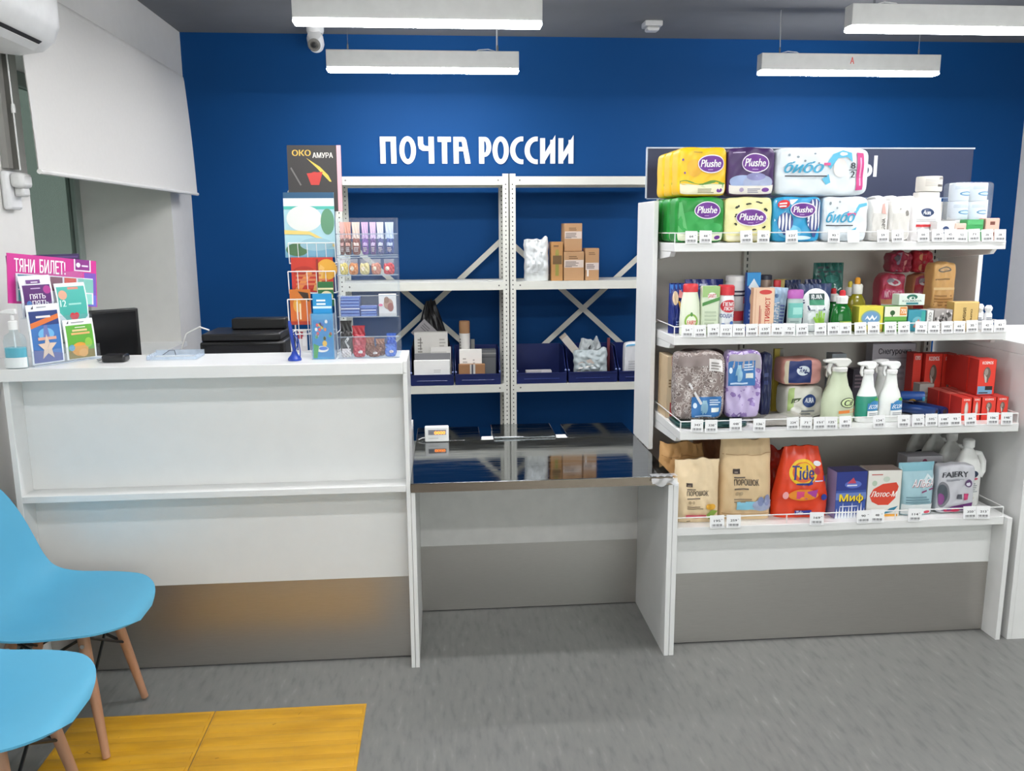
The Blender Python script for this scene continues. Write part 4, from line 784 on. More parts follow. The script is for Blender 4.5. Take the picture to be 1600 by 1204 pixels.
spray(1291, 1341, 562, 2.815, CIF, [('e', .3, -.2, .34, .2, '1f2a1c'), ('e', .3, -.2, .30, .17, 'cfe0a8'), ('t', 'Cif', .1, -.31, .52, -.09, .1, '1a1f1a'), ('p', [(-.1, -.62), (.3, -.6), (.6, -.58), (.95, -.55), (.95, -.43), (.6, -.46), (.3, -.48), (-.1, -.5)], 'e2843a')], 'dcdcd6', 'pale green spray bottle with a dark oval emblem and orange band')
spray(1288, 1318, 572, 2.93, M('cdd3bd', .3, var=.03), (), 'dcdcd6', 'pale spray bottle mostly hidden behind the one with the orange band')
LBE = [('r', -.1, -.5, .95, -.2, '3d86bd'), ('e', .5, -.2, .45, .12, '3d86bd'), ('t', 'ECOMAG', .0, -.42, .9, -.26, .1, 'f0f6fa'), ('e', .62, -.05, .3, .07, '56a843'), ('r', -.1, -.8, .95, -.51, 'eef0ee'), ('b', .0, -.76, .8, -.56, 3, '8a8f92')]
spray(1343, 1376, 566, 2.815, M('eceeec', .3), LBE, 'f1f1ef', 'spray bottle with a teal lower half and white neck', lvl='2f8f78')
spray(1378, 1414, 566, 2.815, M('eceeea', .3), LBE, 'f1f1ef', 'white spray bottle with a green and blue label, right of the teal one')
spray(1366, 1394, 562, 2.90, M('e2e4e0', .3), (), 'ececea', 'white spray bottle behind, between the teal one and the labelled white one', face=-1)
x, w_, h = fit(1361, 1428, 537, 3.2, Z3)
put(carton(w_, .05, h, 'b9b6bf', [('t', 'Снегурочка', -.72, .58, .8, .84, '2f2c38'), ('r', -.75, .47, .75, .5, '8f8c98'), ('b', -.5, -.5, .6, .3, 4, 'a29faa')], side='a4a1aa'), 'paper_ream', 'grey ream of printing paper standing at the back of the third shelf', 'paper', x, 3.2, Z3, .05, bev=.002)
# rolls of film and foil
def roll(p0, p1, r, col, ops, label):
    v = Vector(p1)-Vector(p0); L = v.length; b = B(); b.lathe([(r*.97, 0), (r, .002), (r, L-.002), (r*.97, L)], M(col, .3, var=.05), 24)
    S = lambda u, vv, o: Vector((-(r+o)*cos(u*pi/2*.99), -(r+o)*sin(u*pi/2*.99), L*(vv+1)/2))
    prt(b, lambda u, vv, o: S(-vv, u, o) if False else Vector(((r+o)*sin(vv*pi/2), -(r+o)*cos(vv*pi/2), L*(u+1)/2)), ops, .0012)
    b.lathe([(r*.55, L+.0005), (r*.5, L+.0007)], M('3a2c24', .8), 18); t = thing('wrap_roll', label, 'roll', tuple(p0), 0, 'rolls of film and foil', rot=v.to_track_quat('Z', 'Y').to_euler()); b.build('tube', t); return t
rr = .018
def pz(x_, y_, Y): q = at(x_, y_, Y); return (q.x, q.y, q.z)
roll((at(1418, 640, 2.92).x, 2.97, Z3+rr+.0025), (at(1474, 640, 2.82).x, 2.86, Z3+rr+.0025), rr, '1d3c74', [('r', -.2, -.5, .5, .6, '2b5f86'), ('e', .75, .1, .14, .5, 'a8735a'), ('r', .9, -1, 1, 1, '3f9fc8')], 'dark blue foil roll with a round brown picture, lying in front')
roll((at(1441, 630, 2.95).x, 2.99, Z3+rr+.0025), (at(1487, 640, 2.83).x, 2.87, Z3+rr+.0025), rr, '1c2a5e', [('b', -.6, -.4, .3, .4, 2, '3c4f8f'), ('e', .9, .1, .08, .5, 'e2a832')], 'navy film roll with a yellow spot at its end, right of the foil roll')
roll((at(1405, 610, 3.0).x, 2.99, Z3+rr+.042), (at(1440, 610, 2.98).x, 2.96, Z3+rr+.044), rr, '24509a', [('e', .0, -.3, .3, .4, 'd8a23a'), ('r', .8, -1, 1, 1, '4fb3d8')], 'blue roll with a light blue end, lying on top of the others')
roll((at(1404, 600, 3.05).x, 3.06, Z3+rr+.0025), (at(1430, 600, 3.03).x, 3.04, Z3+rr+.0025), rr*1.05, '262450', (), 'dark violet roll behind the blue one with the light end')
x, w_, h = fit(1436, 1458, 600, 3.02, Z3); put(carton(w_, .045, h, '9a9690', [('b', -.6, -.2, .6, .5, 2, '7c7872')]), 'small_box', 'plain grey box between the blue rolls and the red bulb boxes', 'box', x, 3.02, Z3, .045)
# light bulb boxes
RED = 'e03d2e'
def bulb_ops(kind, lab=None):
    o = [('r', -.65, .72, .65, .88, 'f3d9d2'), ('t', 'КОСМОС', -.6, .74, .6, .86, 'd9352b')][:0]+[('t', 'KOSMOS', -.62, .74, .62, .9, 'f8efe9')]
    if kind == 'A': o += [('e', 0, .22, .42, .36, '6d5a50'), ('p', [(-.3, .1), (.3, .1), (.15, -.3), (-.15, -.3)], '6d5a50'), ('p', [(-.34, .2), (.0, .0), (.02, -.3), (-.15, -.3)], 'c9c0b8'), ('e', -.1, .3, .22, .2, '9a8f86')]
    if kind == 'C': o += [('e', 0, .0, .38, .62, 'b9b2aa'), ('e', -.05, .0, .22, .45, 'd6d0c9')]
    if lab: o += [('r', -.95, -.95, .75, -.5, lab), ('r', -.1, -.72, .75, -.5, '2a2422'), ('b', -.8, -.9, .6, -.78, 1, '2a2422')]
    return o
def bulb(a, c_, yt, Y, z, d, kind, lab, label, h=None):
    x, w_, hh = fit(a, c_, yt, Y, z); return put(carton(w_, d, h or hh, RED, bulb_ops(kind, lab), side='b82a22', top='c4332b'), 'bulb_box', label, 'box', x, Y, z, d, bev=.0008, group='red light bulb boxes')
lowz = at(1540, 621, 2.81).z-Z3
for i, (a, c_, kd) in enumerate(((1507, 1523, 'C'), (1525, 1537, 'C'), (1539, 1561, 'A'), (1562, 1580, 'A'))):
    nm = ('candle bulb window, first from the left', 'narrow candle bulb window, second from the left', 'round bulb window, third from the left', 'round bulb window, at the right end')[i]
    for j in range(3):
        x, w_, hh = fit(a, c_, 621, 2.81, Z3); d = .068
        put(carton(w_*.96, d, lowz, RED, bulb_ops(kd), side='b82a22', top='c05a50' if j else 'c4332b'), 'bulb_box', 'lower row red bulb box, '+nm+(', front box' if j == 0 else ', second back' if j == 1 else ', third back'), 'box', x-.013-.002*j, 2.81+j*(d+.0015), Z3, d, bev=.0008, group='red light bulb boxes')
zl = Z3+lowz+.002
for i, (a, c_, yt, Y, kd, lab, nm) in enumerate(((1444, 1470, 553, 3.08, 'A', 'e6c43a', 'red bulb box with yellow label, left one of the pair at the back'), (1471, 1491, 553, 3.08, 'A', 'e6c43a', 'red bulb box with yellow label, right one of the pair at the back'), (1425, 1438, 552, 3.10, None, None, 'plain red bulb box at the back beside the paper ream'),
        (1490, 1501, 556, 3.02, None, None, 'plain red bulb box edge, farthest in the upper stepped row'), (1501, 1513, 557, 2.966, None, None, 'plain red bulb box, second farthest in the upper stepped row'), (1511, 1524, 558, 2.91, None, None, 'plain red bulb box behind the front upper one'))):
    bulb(a, c_, yt, Y, zl if Y < 3.03 else Z3, .05, kd, lab, nm)
bulb(1528, 1555, 562, 2.845, zl, .055, 'A', '6fa3c4', 'red bulb box with a pale blue label, standing on the lower row')

# ---------------------------------------------------------------- base shelf
Y4, Z4 = 2.79, ZS[4]
KR = 'e3cca6'
def kraft_ops(txt=True, k=0):
    o = [('r', -.55, .18-k*.0, -.28, .3, '3a2c26'), ('b', -.5, .2, -.32, .28, 1, '8a7a6e'), ('t', 'ПОРОШОК', -.52, -.1, .42, .05, '3a302a'), ('b', -.52, .08, .0, .14, 1, '5b4d42'), ('b', -.52, -.2, .15, -.13, 1, '6b5b4e'), ('e', -.4, -.3, .07, .05, 'b09a78'), ('e', -.24, -.3, .07, .05, 'b09a78'), ('b', -.5, -.52, .2, -.4, 2, '8a7861')]
    return o
x, w_, h = fit(1058, 1128, 722, Y4, Z4)
put(pouch(w_, .09, h, KR, kraft_ops()+[('e', .55, -.45, .22, .1, 'd9a233'), ('r', -.55, -.84, .35, -.72, 'd4586a'), ('p', [(.35, -.72), (.6, -.55), (.9, -.62), (.7, -.75), (.95, -.9), (.5, -.88)], '8fb04a'), ('b', -.5, -.95, -.3, -.9, 1, '4a3f34')], neck=.97, crease=.002, rough=.6, foot=.2, wrk=.006), 'washing_powder_bag', 'short kraft paper bag with dark lettering and a pink stripe', 'bag', x, Y4, Z4, .09, rz=rad(-3), group='kraft paper bags')
x, w_, h = fit(1129, 1211, 690, 2.80, Z4)
put(pouch(w_, .10, h, 'dcc096', [('r', -.95, .62, .95, .64, 'b8946a')]+kraft_ops()+[('r', -.4, -.72, .35, -.5, '86c4dc'), ('e', .6, -.6, .4, .16, '9fa9c4'), ('e', .5, -.5, .12, .12, '7f8ab0'), ('e', .75, -.48, .12, .14, '8a93b8'), ('r', -.9, -.84, .9, -.82, 'b8946a')], neck=.94, crease=.002, rough=.6, foot=.2, wrk=.006), 'washing_powder_bag', 'tall kraft paper bag with dark lettering and a pale blue stripe', 'bag', x, 2.80, Z4, .10, rz=rad(-4), group='kraft paper bags')
x, w_, h = fit(1028, 1092, 696, 2.96, Z4)
put(pouch(w_, .10, h, 'c79a63', [('r', -.95, .6, .95, .62, 'a87c4a')], neck=1.1, crease=.004, rough=.65, foot=.2, wrk=.01), 'washing_powder_bag', 'kraft paper bag with a folded top behind the short bag', 'bag', max(x, .885), 2.96, Z4, .10, group='kraft paper bags')
x, w_, h = fit(1088, 1130, 692, 3.10, Z4)
put(pouch(w_*1.3, .10, h, '9a6a48', (), neck=.95, crease=.006, rough=.65, foot=.2), 'washing_powder_bag', 'darker brown paper bag at the back between the two lettered ones', 'bag', x+.01, 3.10, Z4, .10, group='kraft paper bags')
ORG = 'e24523'
TID = [('e', -.05, .32, .6, .36, 'f0c21c'), ('e', -.05, .32, .47, .28, 'e2621f'), ('e', -.02, .36, .36, .22, 'f0c21c'), ('t', 'Tide', -.56, .12, .42, .5, .05, '22307f'), ('e', -.05, .0, .3, .03, '22307f'), ('p', [(.1, -.05), (.9, .05), (.9, .2), (.3, .12)], '2c3f9a'), ('b', .4, .06, .8, .12, 1, 'cfd6f0'), ('e', .55, .35, .14, .1, 'b8324a'), ('e', .62, .55, .2, .07, 'e9e6ea'),
       ('e', -.05, -.3, .55, .16, 'e88a22'), ('p', [(-.3, -.2), (.1, -.2), (.05, -.42), (-.3, -.4)], 'd9457a'), ('p', [(.1, -.2), (.5, -.15), (.4, -.38), (.05, -.42)], 'a83f9a'), ('e', .72, -.38, .12, .09, '2c3f9a'), ('r', -.3, -.9, .3, -.76, '2c3f9a'), ('t', 'Tide', -.26, -.89, .0, -.77, 'f4f4f4'), ('e', -.7, -.3, .1, .1, 'e9a0a0')]
x, w_, h = fit(1215, 1301, 702, 2.80, Z4)
put(pouch(w_, .10, h, ORG, TID, neck=.62, crease=.0015, rough=.25, foot=.3, wrk=.003), 'detergent_bag', 'orange red detergent bag with a yellow target emblem', 'bag', x, 2.80, Z4, .10, rz=rad(-2), group='orange detergent bags')
x, w_, h = fit(1198, 1262, 703, 2.92, Z4)
put(pouch(w_, .09, h, 'c22d1c', [('b', -.7, .3, .5, .5, 2, '6b2a22')], neck=.75, crease=.003, rough=.25, foot=.3, wrk=.01), 'detergent_bag', 'darker orange red detergent bag standing behind the one with the emblem', 'bag', x, 2.92, Z4, .09, group='orange detergent bags')
x, w_, h = fit(1305, 1353, 737, Y4, Z4)
sp = [('p', [(-1+i*.2, -1), (-.8+i*.2, -1), (-.9+i*.2, -.55+.12*(i % 3))], 'e9edf4') for i in range(10)]
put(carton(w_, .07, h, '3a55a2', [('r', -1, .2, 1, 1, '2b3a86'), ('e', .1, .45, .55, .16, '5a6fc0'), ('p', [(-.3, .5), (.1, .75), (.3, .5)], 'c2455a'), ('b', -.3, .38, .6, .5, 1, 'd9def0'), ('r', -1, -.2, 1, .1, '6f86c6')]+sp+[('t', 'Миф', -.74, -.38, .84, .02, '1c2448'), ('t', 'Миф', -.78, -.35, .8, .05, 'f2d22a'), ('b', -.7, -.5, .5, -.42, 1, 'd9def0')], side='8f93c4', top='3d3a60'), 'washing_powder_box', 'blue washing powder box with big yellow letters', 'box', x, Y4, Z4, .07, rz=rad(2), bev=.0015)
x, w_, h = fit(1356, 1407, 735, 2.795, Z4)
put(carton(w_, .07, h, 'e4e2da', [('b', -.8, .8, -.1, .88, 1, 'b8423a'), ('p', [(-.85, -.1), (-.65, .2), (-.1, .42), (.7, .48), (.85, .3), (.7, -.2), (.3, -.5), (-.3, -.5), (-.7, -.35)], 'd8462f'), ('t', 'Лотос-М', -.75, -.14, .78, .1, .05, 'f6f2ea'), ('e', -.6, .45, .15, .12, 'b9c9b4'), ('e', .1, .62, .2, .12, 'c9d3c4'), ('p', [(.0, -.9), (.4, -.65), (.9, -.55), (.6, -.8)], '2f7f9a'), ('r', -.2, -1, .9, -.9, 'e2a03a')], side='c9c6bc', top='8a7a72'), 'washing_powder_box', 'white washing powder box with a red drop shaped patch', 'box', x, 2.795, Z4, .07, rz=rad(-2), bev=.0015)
x, w_, h = fit(1411, 1463, 726, Y4, Z4)
put(pouch(w_, .07, h, 'a3c6cf', [('r', -1, .7, 1, 1, '7fb3c0'), ('p', [(.1, .25), (.5, .6), (.8, .4), (.95, .55), (.95, .1), (.2, .05)], 'e2eef2'), ('t', 'АЛЬБА', -.38, .1, .9, .38, .12, 'b03a44'), ('t', 'АЛЬБА', -.4, .12, .88, .4, .12, 'f2f4f6'), ('p', [(.1, -.06), (.85, .06), (.85, .0), (.1, -.12)], '8a3a68'), ('b', -.8, -.5, .7, -.2, 3, '6f8f9a'), ('r', -.95, -.95, .95, -.55, 'dfe6e6'), ('e', .55, -.88, .2, .06, 'd8455a')], neck=1.1, crease=.0012, rough=.35), 'washing_powder_bag', 'pale blue bag with white slanted letters, right of the white box', 'bag', x, Y4, Z4, .07, rz=rad(3))
x, w_, h = fit(1466, 1523, 727, 2.80, Z4)
put(puff(w_, .055, h, 'c9c9cf', [('e', -.85, -.2, .5, .55, '7d7d84'), ('e', -.85, -.2, .38, .44, '4f565e'), ('e', -.9, -.4, .28, .25, '8a4a86'), ('t', 'FAIERY', -.85, .52, .55, .75, '33353c'), ('b', -.6, .36, .35, .45, 2, '8a8c94'), ('e', .62, .25, .2, .16, '5b3f68'), ('e', .6, .22, .12, .08, 'd9d6e2'), ('r', .05, -.4, .3, -.2, '5b5d66'), ('r', .4, -.44, .65, -.18, 'c83f72'), ('p', [(-.9, -.95), (-.2, -.7), (1, -.6), (1, -.98)], '6b2f72'), ('e', -.2, -.9, .5, .1, 'c82a55')], n=8, amp=.003, rough=.25), 'washing_powder_bag', 'silver grey bag with a washing machine drum picture', 'bag', x, 2.80, Z4, .055)
x, w_, h = fit(1415, 1470, 713, 2.93, Z4)
put(carton(w_, .07, h, 'b4b1b6', [('e', .0, .75, .14, .14, '8a3a5a'), ('b', .3, .7, .8, .85, 1, '7a7880')], top='a5a2a8'), 'washing_powder_box', 'grey box behind the pale blue and silver bags', 'box', x, 2.93, Z4, .07, bev=.0015)
def jug(x, Y, h, w_, label, ops):
    t = thing('fabric_softener_bottle', label, 'bottle', (x, Y, Z4+.0008), 0, 'white handled bottles'); r = w_/2; m = M('e6e6e3', .3, var=.01); hb = h*.88
    bottle([(r*.93, 0), (r, .006), (r, hb*.55), (r*.93, hb*.7), (r*.6, hb*.88), (r*.34, hb*.97), (r*.32, hb)], m, ops, 1, .55).build('body', t)
    B().lathe([(r*.38, hb+.0005), (r*.38, h*.985), (r*.3, h)], M('f0f0ee', .35), 20).build('cap', t)
    B().tube([(r*.42, .0, hb*.9), (r*.85, 0, hb*.88), (r*1.16, 0, hb*.74), (r*1.2, 0, hb*.58), (r*1.0, 0, hb*.48)], [.010, .011, .012, .011, .010], m, 10).build('handle', t)
x, w_, h = fit(1516, 1562, 694, 2.815, Z4)
JO = [('e', -.05, .12, .42, .14, '26344a'), ('e', -.15, .04, .3, .05, 'e6e6e3'), ('e', .2, -.04, .14, .04, 'c8556a'), ('b', -.5, -.5, .4, -.15, 5, 'a9adb0'), ('e', .0, -.7, .2, .1, 'cfc9b8')]
for k in range(4):
    jug(x-.020-.002*k, 2.896+k*.102, h, w_*.94, ('white handled softener bottle with a dark label, front of its row', 'white handled softener bottle, second from the front', 'white handled softener bottle, third from the front', 'white handled softener bottle at the back of its row')[k], JO)

# ---------------------------------------------------------------- price tags clipped to the rails
TAGS = {1: (374, [(1080, '64', 'green toilet paper'), (1102, '44', 'green toilet paper, right one of two'), (1165, '89', 'pale yellow toilet paper'), (1192, '85', 'pale yellow toilet paper, right one of two'), (1236, '121', 'balloon printed paper'), (1302, '93', 'blue script pack'), (1332, '', 'blue script pack, blank'), (1378, '59', 'vertically lettered white pack'), (1401, '62', 'white pack with the grey drawing'), (1441, '66', 'white bag with the dark blue emblem'),
            (1464, '39', 'small pack with the round emblem'), (1483, '45', 'round emblem pack, right of another tag'), (1502, '52', 'dusty pink box'), (1520, '71', 'green packet'), (1541, '26', 'small pink box'), (1561, '28', 'right end of the top shelf')]),
        2: (518, [(1074, '54', 'blue bag with the brush picture'), (1093, '119', 'bottle with the green oval label'), (1114, '74', 'pale green cleaner pack'), (1134, '112', 'round red lidded canister'), (1154, '103', 'gap beside the red lidded canister'), (1174, '144', 'left edge of the peach box'), (1194, '133', 'peach soap box'), (1214, '84', 'pale blue tube'), (1233, '72', 'mauve capped bottle, left side'), (1252, '174', 'mauve capped bottle, right side'), (1281, '49', 'pouch with the green hand'), (1301, '95', 'left green dish soap bottle'), (1320, '85', 'right green dish soap bottle'),
            (1343, '31', 'yellow soap box, left one of two'), (1364, '38', 'yellow soap box, right one of two'), (1390, '32', 'clover soap box, left one of two'), (1411, '47', 'clover soap box, right one of two'), (1438, '32', 'turquoise soap box'), (1458, '82', 'narrow white soap box'), (1478, '102', 'dark flowered soap box'), (1498, '65', 'mustard soap box, left one of two'), (1517, '35', 'mustard soap box, right one of two'), (1541, '42', 'small white tubes, left one of two'), (1560, '43', 'small white tubes, right one of two')]),
        3: (662, [(1089, '343', 'brown flowered linen, left one of two'), (1111, '338', 'brown flowered linen, right one of two'), (1149, '448', 'lilac flowered linen, left one'), (1186, '136', 'lilac flowered linen, right one'), (1238, '224', 'film packet, left one of two'), (1259, '71', 'film packet, right one of two'), (1280, '151', 'pale green spray bottle, left one of three'), (1298, '125', 'pale green spray bottle, middle one of three'), (1320, '81', 'pale green spray bottle, right one of three'), (1372, '124', 'gap right of the teal spray bottle'),
            (1411, '38', 'right side of the labelled white spray bottle'), (1433, '55', 'dark blue foil roll'), (1454, '595', 'round picture on the foil roll'), (1473, '148', 'light end of the foil roll'), (1491, '93', 'navy film roll'), (1514, '84', 'leftmost candle bulb box'), (1550, '106', 'third bulb box of the lower row'), (1571, '148', 'right end of the third shelf')]),
        4: (811, [(1120, '195', 'short kraft paper bag'), (1146, '259', 'tall kraft paper bag'), (1276, '169', 'orange bag with the emblem'), (1348, '90', 'blue powder box'), (1370, '48', 'white powder box'), (1428, '114', 'pale blue bag'), (1514, '350', 'silver grey bag'), (1534, '213', 'front white softener bottle')])}
TAGM = M('e9e9e9', .5, var=.01)
SHN = {1: 'top shelf', 2: 'second shelf', 3: 'third shelf', 4: 'bottom shelf'}
for s, (yc, lst) in TAGS.items():
    Y = YS[s]+.0012; zt = ZS[s]+.041
    for i, (px_, num, lab) in enumerate(lst):
        w2, hh = .0215, .044 if s < 4 else .046
        if s == 4: w2 = .0255
        X = at(px_, yc, Y).x; b = B(); b.box(-w2, w2, -.0008, .0008, -hh, .0, TAGM)
        S = lambda u, v, o: (u*w2, -.0008-o, -hh/2+v*hh/2); ops = []
        if num: ops.append(('t', num, -.1-.12*len(num), -.02, -.1+.19*len(num), .32, '2e2e30')); ops.append(('r', .55, .3, .75, .36, '6b6b6e'))
        for q in range(9): ops.append(('r', -.72+q*.16, -.68, -.72+q*.16+.06+.05*(q*5 % 3)/2, -.34, '5a5a5d'))
        ops.append(('r', -.8, -.84, .6, -.80, '8a8a8c'))
        prt(b, S, ops if num else [], .0003, .0001)
        o = b.build('price_tag', loc=(X, Y+RN.uniform(-.0006, .0006)-(.0014 if i % 2 else 0), zt+RN.uniform(-.0015, .0015)), rot=(rad(-7), rad(RN.uniform(-2.5, 2.5)), 0)); tag(o, 'white price tag on the '+SHN[s]+' rail below the '+lab if len(('white price tag on the '+SHN[s]+' rail below the '+lab).split()) < 17 else 'price tag on the '+SHN[s]+' below the '+lab, 'price tag', 'price tags')
# ================================================================ THINGS ON THE RECEPTION COUNTER
ACR = CLR('fafcfe', .045, .05)
EDGE = CLR('e6eef6', .3, .1)
def on(z): return z+.0008
# lottery leaflets in a clear stand, turned towards the door
A0 = Vector((-1.285, 2.748, CT+.0008)); RZ = rad(54); dxl = Vector((cos(RZ), sin(RZ), 0)); dyl = Vector((-sin(RZ), cos(RZ), 0))
def loc(a, c=0, z=0): return A0+dxl*a+dyl*c+Vector((0, 0, z))
t = thing('leaflet_stand', 'clear acrylic stand holding lottery leaflets at the left end of the counter', 'stand', tuple(A0), RZ)
B().box(-.005, .222, -.012, .05, 0, .003, ACR).build('base', t); B().prism([(.044, .003), (.047, .003), (.047, .29), (.044, .29)], -.005, .222, ACR, 'x').build('back_panel', t)
for a, c in ((-.005, .107), (.110, .222)): B().box(a, c, -.011, -.0085, .003, .05, ACR).build('pocket_front', t)
for a, c, z in ((-.005, .107, .15), (.110, .222, .10)): B().box(a, c, .020, .0222, z, z+.05, ACR).box(a, c, .0225, .0345, z, z+.0025, ACR).build('upper_pocket', t)
B().tube([(-.005, -.0125, .0025), (.222, -.0125, .0025)], .0022, EDGE, 6).build('edge', t)
def sheet(w_, h, base, ops, bend=.012, th=.004):
    b = B(); m = M(base, .4, var=.01)
    f = lambda u, v, o=0: Vector((u*w_/2, -o-bend*sin((v+1)/2*pi*.9)+.010*(v+1)/2, h*(v+1)/2))
    b.grid(lambda u, v: f(u, v), 6, 14, m); b.grid(lambda u, v: f(-u, v, -th), 6, 14, m)
    for sg in (-1, 1): b.add([f(sg, -1+2*i/14, o) for i in range(15) for o in (0, -th)], [(2*i, 2*i+2, 2*i+3, 2*i+1) for i in range(14)], m)
    for vv_ in (-1, 1): b.add([f(-1, vv_), f(1, vv_), f(1, vv_, -th), f(-1, vv_, -th)], [(0, 1, 2, 3)], m)
    prt(b, lambda u, v, o: f(u, v, o), ops, .0008, .00025); return b
def leaflet(a, c, z, w_, h, base, ops, label, **k):
    return tag(sheet(w_, h, base, ops, **k).build('leaflet', loc=loc(a, c, z), rz=RZ), label, 'leaflet', 'lottery leaflets')
STAR = [(.62*cos(pi/2+i*pi/5)*(1 if i % 2 == 0 else .42)-.02, -.46+.46*sin(pi/2+i*pi/5)*(1 if i % 2 == 0 else .42)) for i in range(10)]
star_tris = [('p', [STAR[(2*i-1) % 10], STAR[2*i], STAR[(2*i+1) % 10], (-.02, -.46)], 'd9c2ae') for i in range(5)]
leaflet(.052, .002, .005, .103, .188, 'eef0f2', [('r', -.9, -.95, .9, .78, '3f73b4'), ('r', -.9, .3, .9, .78, '2b3f7a'), ('p', [(-.9, .2), (.9, .5), (.9, .66), (-.9, .38)], 'd9743a'), ('r', -.5, .55, .4, .62, 'e6e2e0'), ('e', .0, .0, .5, .2, '6fb0dc'), ('p', [(-.2, -.1), (.2, -.1), (.1, .3), (-.1, .3)], '6a78b0'), ('p', [(-.9, -.95), (.9, -.95), (.9, -.7), (-.9, -.5)], '55619a'), ('r', -.55, -.2, .6, -.1, 'd8a48f')]+star_tris+[('p', [(-.75, .86), (-.6, .98), (-.62, .86)], '3a3a46'), ('b', -.4, .9, .3, .95, 1, '7a7a84')], 'blue lottery leaflet with a beige star, lower left in the stand', bend=.004)
leaflet(.165, .002, .005, .103, .130, 'f0f2f0', [('r', -.88, -.96, .88, .72, '5fa83a'), ('r', -.88, -.96, .88, -.55, '8a7a3a'), ('e', -.1, -.5, .55, .35, 'd99a3f'), ('e', .5, -.2, .25, .25, '8fc04a'), ('e', -.65, -.4, .2, .16, '5f9fc0'), ('e', .1, -.7, .3, .2, 'e0a860'), ('r', -.5, .4, .5, .5, 'd9c48a'), ('r', -.6, .24, .65, .34, 'e0b070'), ('r', -.3, .58, .4, .62, 'e8ecd8'), ('p', [(-.8, .82), (-.65, .97), (-.68, .82)], '3a3a46'), ('b', -.5, .84, .5, .92, 1, '8a8a90')], 'green lottery leaflet, lower right in the stand', bend=.004)
leaflet(.050, .029, .153, .100, .130, 'eceaf0', [('r', -.88, -.95, .88, .55, '5a2a6e'), ('e', .65, .3, .25, .2, 'b03a8f'), ('t', 'ПЯТЬ', -.5, -.12, .5, .12, 'f4f0f6'), ('t', 'ОПЯТЬ', -.7, -.46, .65, -.2, 'f4f0f6'), ('e', -.58, -.33, .16, .13, '3f7ac0'), ('r', -.6, .62, .3, .8, '6a3a80'), ('b', -.3, .66, .2, .76, 1, 'e0d6e6'), ('b', -.4, .36, .4, .46, 1, 'c6a9d0')], 'purple lottery leaflet with white block letters, upper left in the stand', bend=.010)
leaflet(.166, .032, .103, .103, .150, 'eef2f2', [('r', -.92, -1, .92, .85, '49b0a4'), ('r', -.2, .72, .5, .82, 'd68a7a'), ('e', -.6, .5, .28, .2, 'd8a48a'), ('t', '12', -.85, .0, -.45, .28, 'd6f0ea'), ('b', -.3, .05, .6, .2, 1, '9fd8ce'), ('p', [(-1, -.2), (-.5, -.6), (-.2, -1), (-1, -1)], 'dfe6e6'), ('p', [(1, -.4), (.6, -.7), (.3, -1), (1, -1)], 'e6eaea'), ('e', -.12, -.42, .17, .13, 'd2333f'), ('e', .15, -.42, .17, .13, 'd2333f'), ('p', [(-.27, -.47), (.3, -.47), (.02, -.78)], 'd2333f')], 'turquoise lottery leaflet with a red heart, upper right in the stand', bend=.010)
q = rad(7)
b = B(); fl = lambda u, v, o=0: Vector((u*.148*cos(q)+v*.078*sin(q), -o+v*.006, .078-u*.148*sin(q)+v*.078*cos(q)))
PK = ramp_mat('pink board', [(.3, 'd4308f'), (.7, 'c63a95')], 3, (1, 1, 1), .4)
b.grid(lambda u, v: fl(u, v), 4, 4, PK); b.grid(lambda u, v: fl(-u, v, -.004), 4, 4, PK)
for u0, v0, u1, v1 in ((-1, -1, 1, -1), (1, -1, 1, 1), (1, 1, -1, 1), (-1, 1, -1, -1)): b.add([fl(u0, v0), fl(u1, v1), fl(u1, v1, -.004), fl(u0, v0, -.004)], [(0, 1, 2, 3)], PK)
prt(b, lambda u, v, o: fl(u, v, o), [('r', .7, -.98, .98, .45, '7a55b8'), ('r', .74, -.98, .98, -.5, '6f6fd0'), ('t', 'ТЯНИ', -.86, .28, -.42, .82, 'f6eef4'), ('t', 'БИЛЕТ!', -.32, .3, .26, .86, 'f6eef4'), ('r', .46, .5, .86, 1, 'efe6f0'), ('r', .49, .55, .83, 1, '8a2f86'), ('e', .56, .76, .05, .1, 'f0e6f2'), ('b', .64, .7, .8, .84, 1, 'e6d6ea'),
    ('r', -.84, -.9, .9, .22, 'e6e4ea'), ('r', -.8, -.4, -.46, .18, '3f7f96'), ('r', -.42, -.4, -.14, .18, 'd9584a'), ('r', -.1, -.4, .18, .18, '7a3a50'), ('r', .22, -.4, .5, .18, 'd8472f'), ('r', .54, -.4, .9, .18, '7fc0b4'), ('r', -.8, -.9, -.4, -.45, '3fa0a8'), ('r', .55, -.9, .86, -.45, '8fd0c4')], .0006, .0002)
tag(b.build('lottery_poster', loc=loc(.130, .060, .182), rz=RZ), 'pink lottery poster with white letters standing behind the leaflets', 'poster')
b = B().box(-.13, .11, 0, .003, 0, .13, M('3a2a55', .4)); prt(b, lambda u, v, o: (u*.12-.01, -o, .065+v*.065), [('r', -.95, .8, .95, .9, '5a4478'), ('e', -.35, .9, .12, .08, 'd8cfe2')], .0005); tag(b.build('card', loc=loc(.122, .072, .216), rz=RZ, rot=None), 'dark violet card peeping out above the pink poster', 'card')
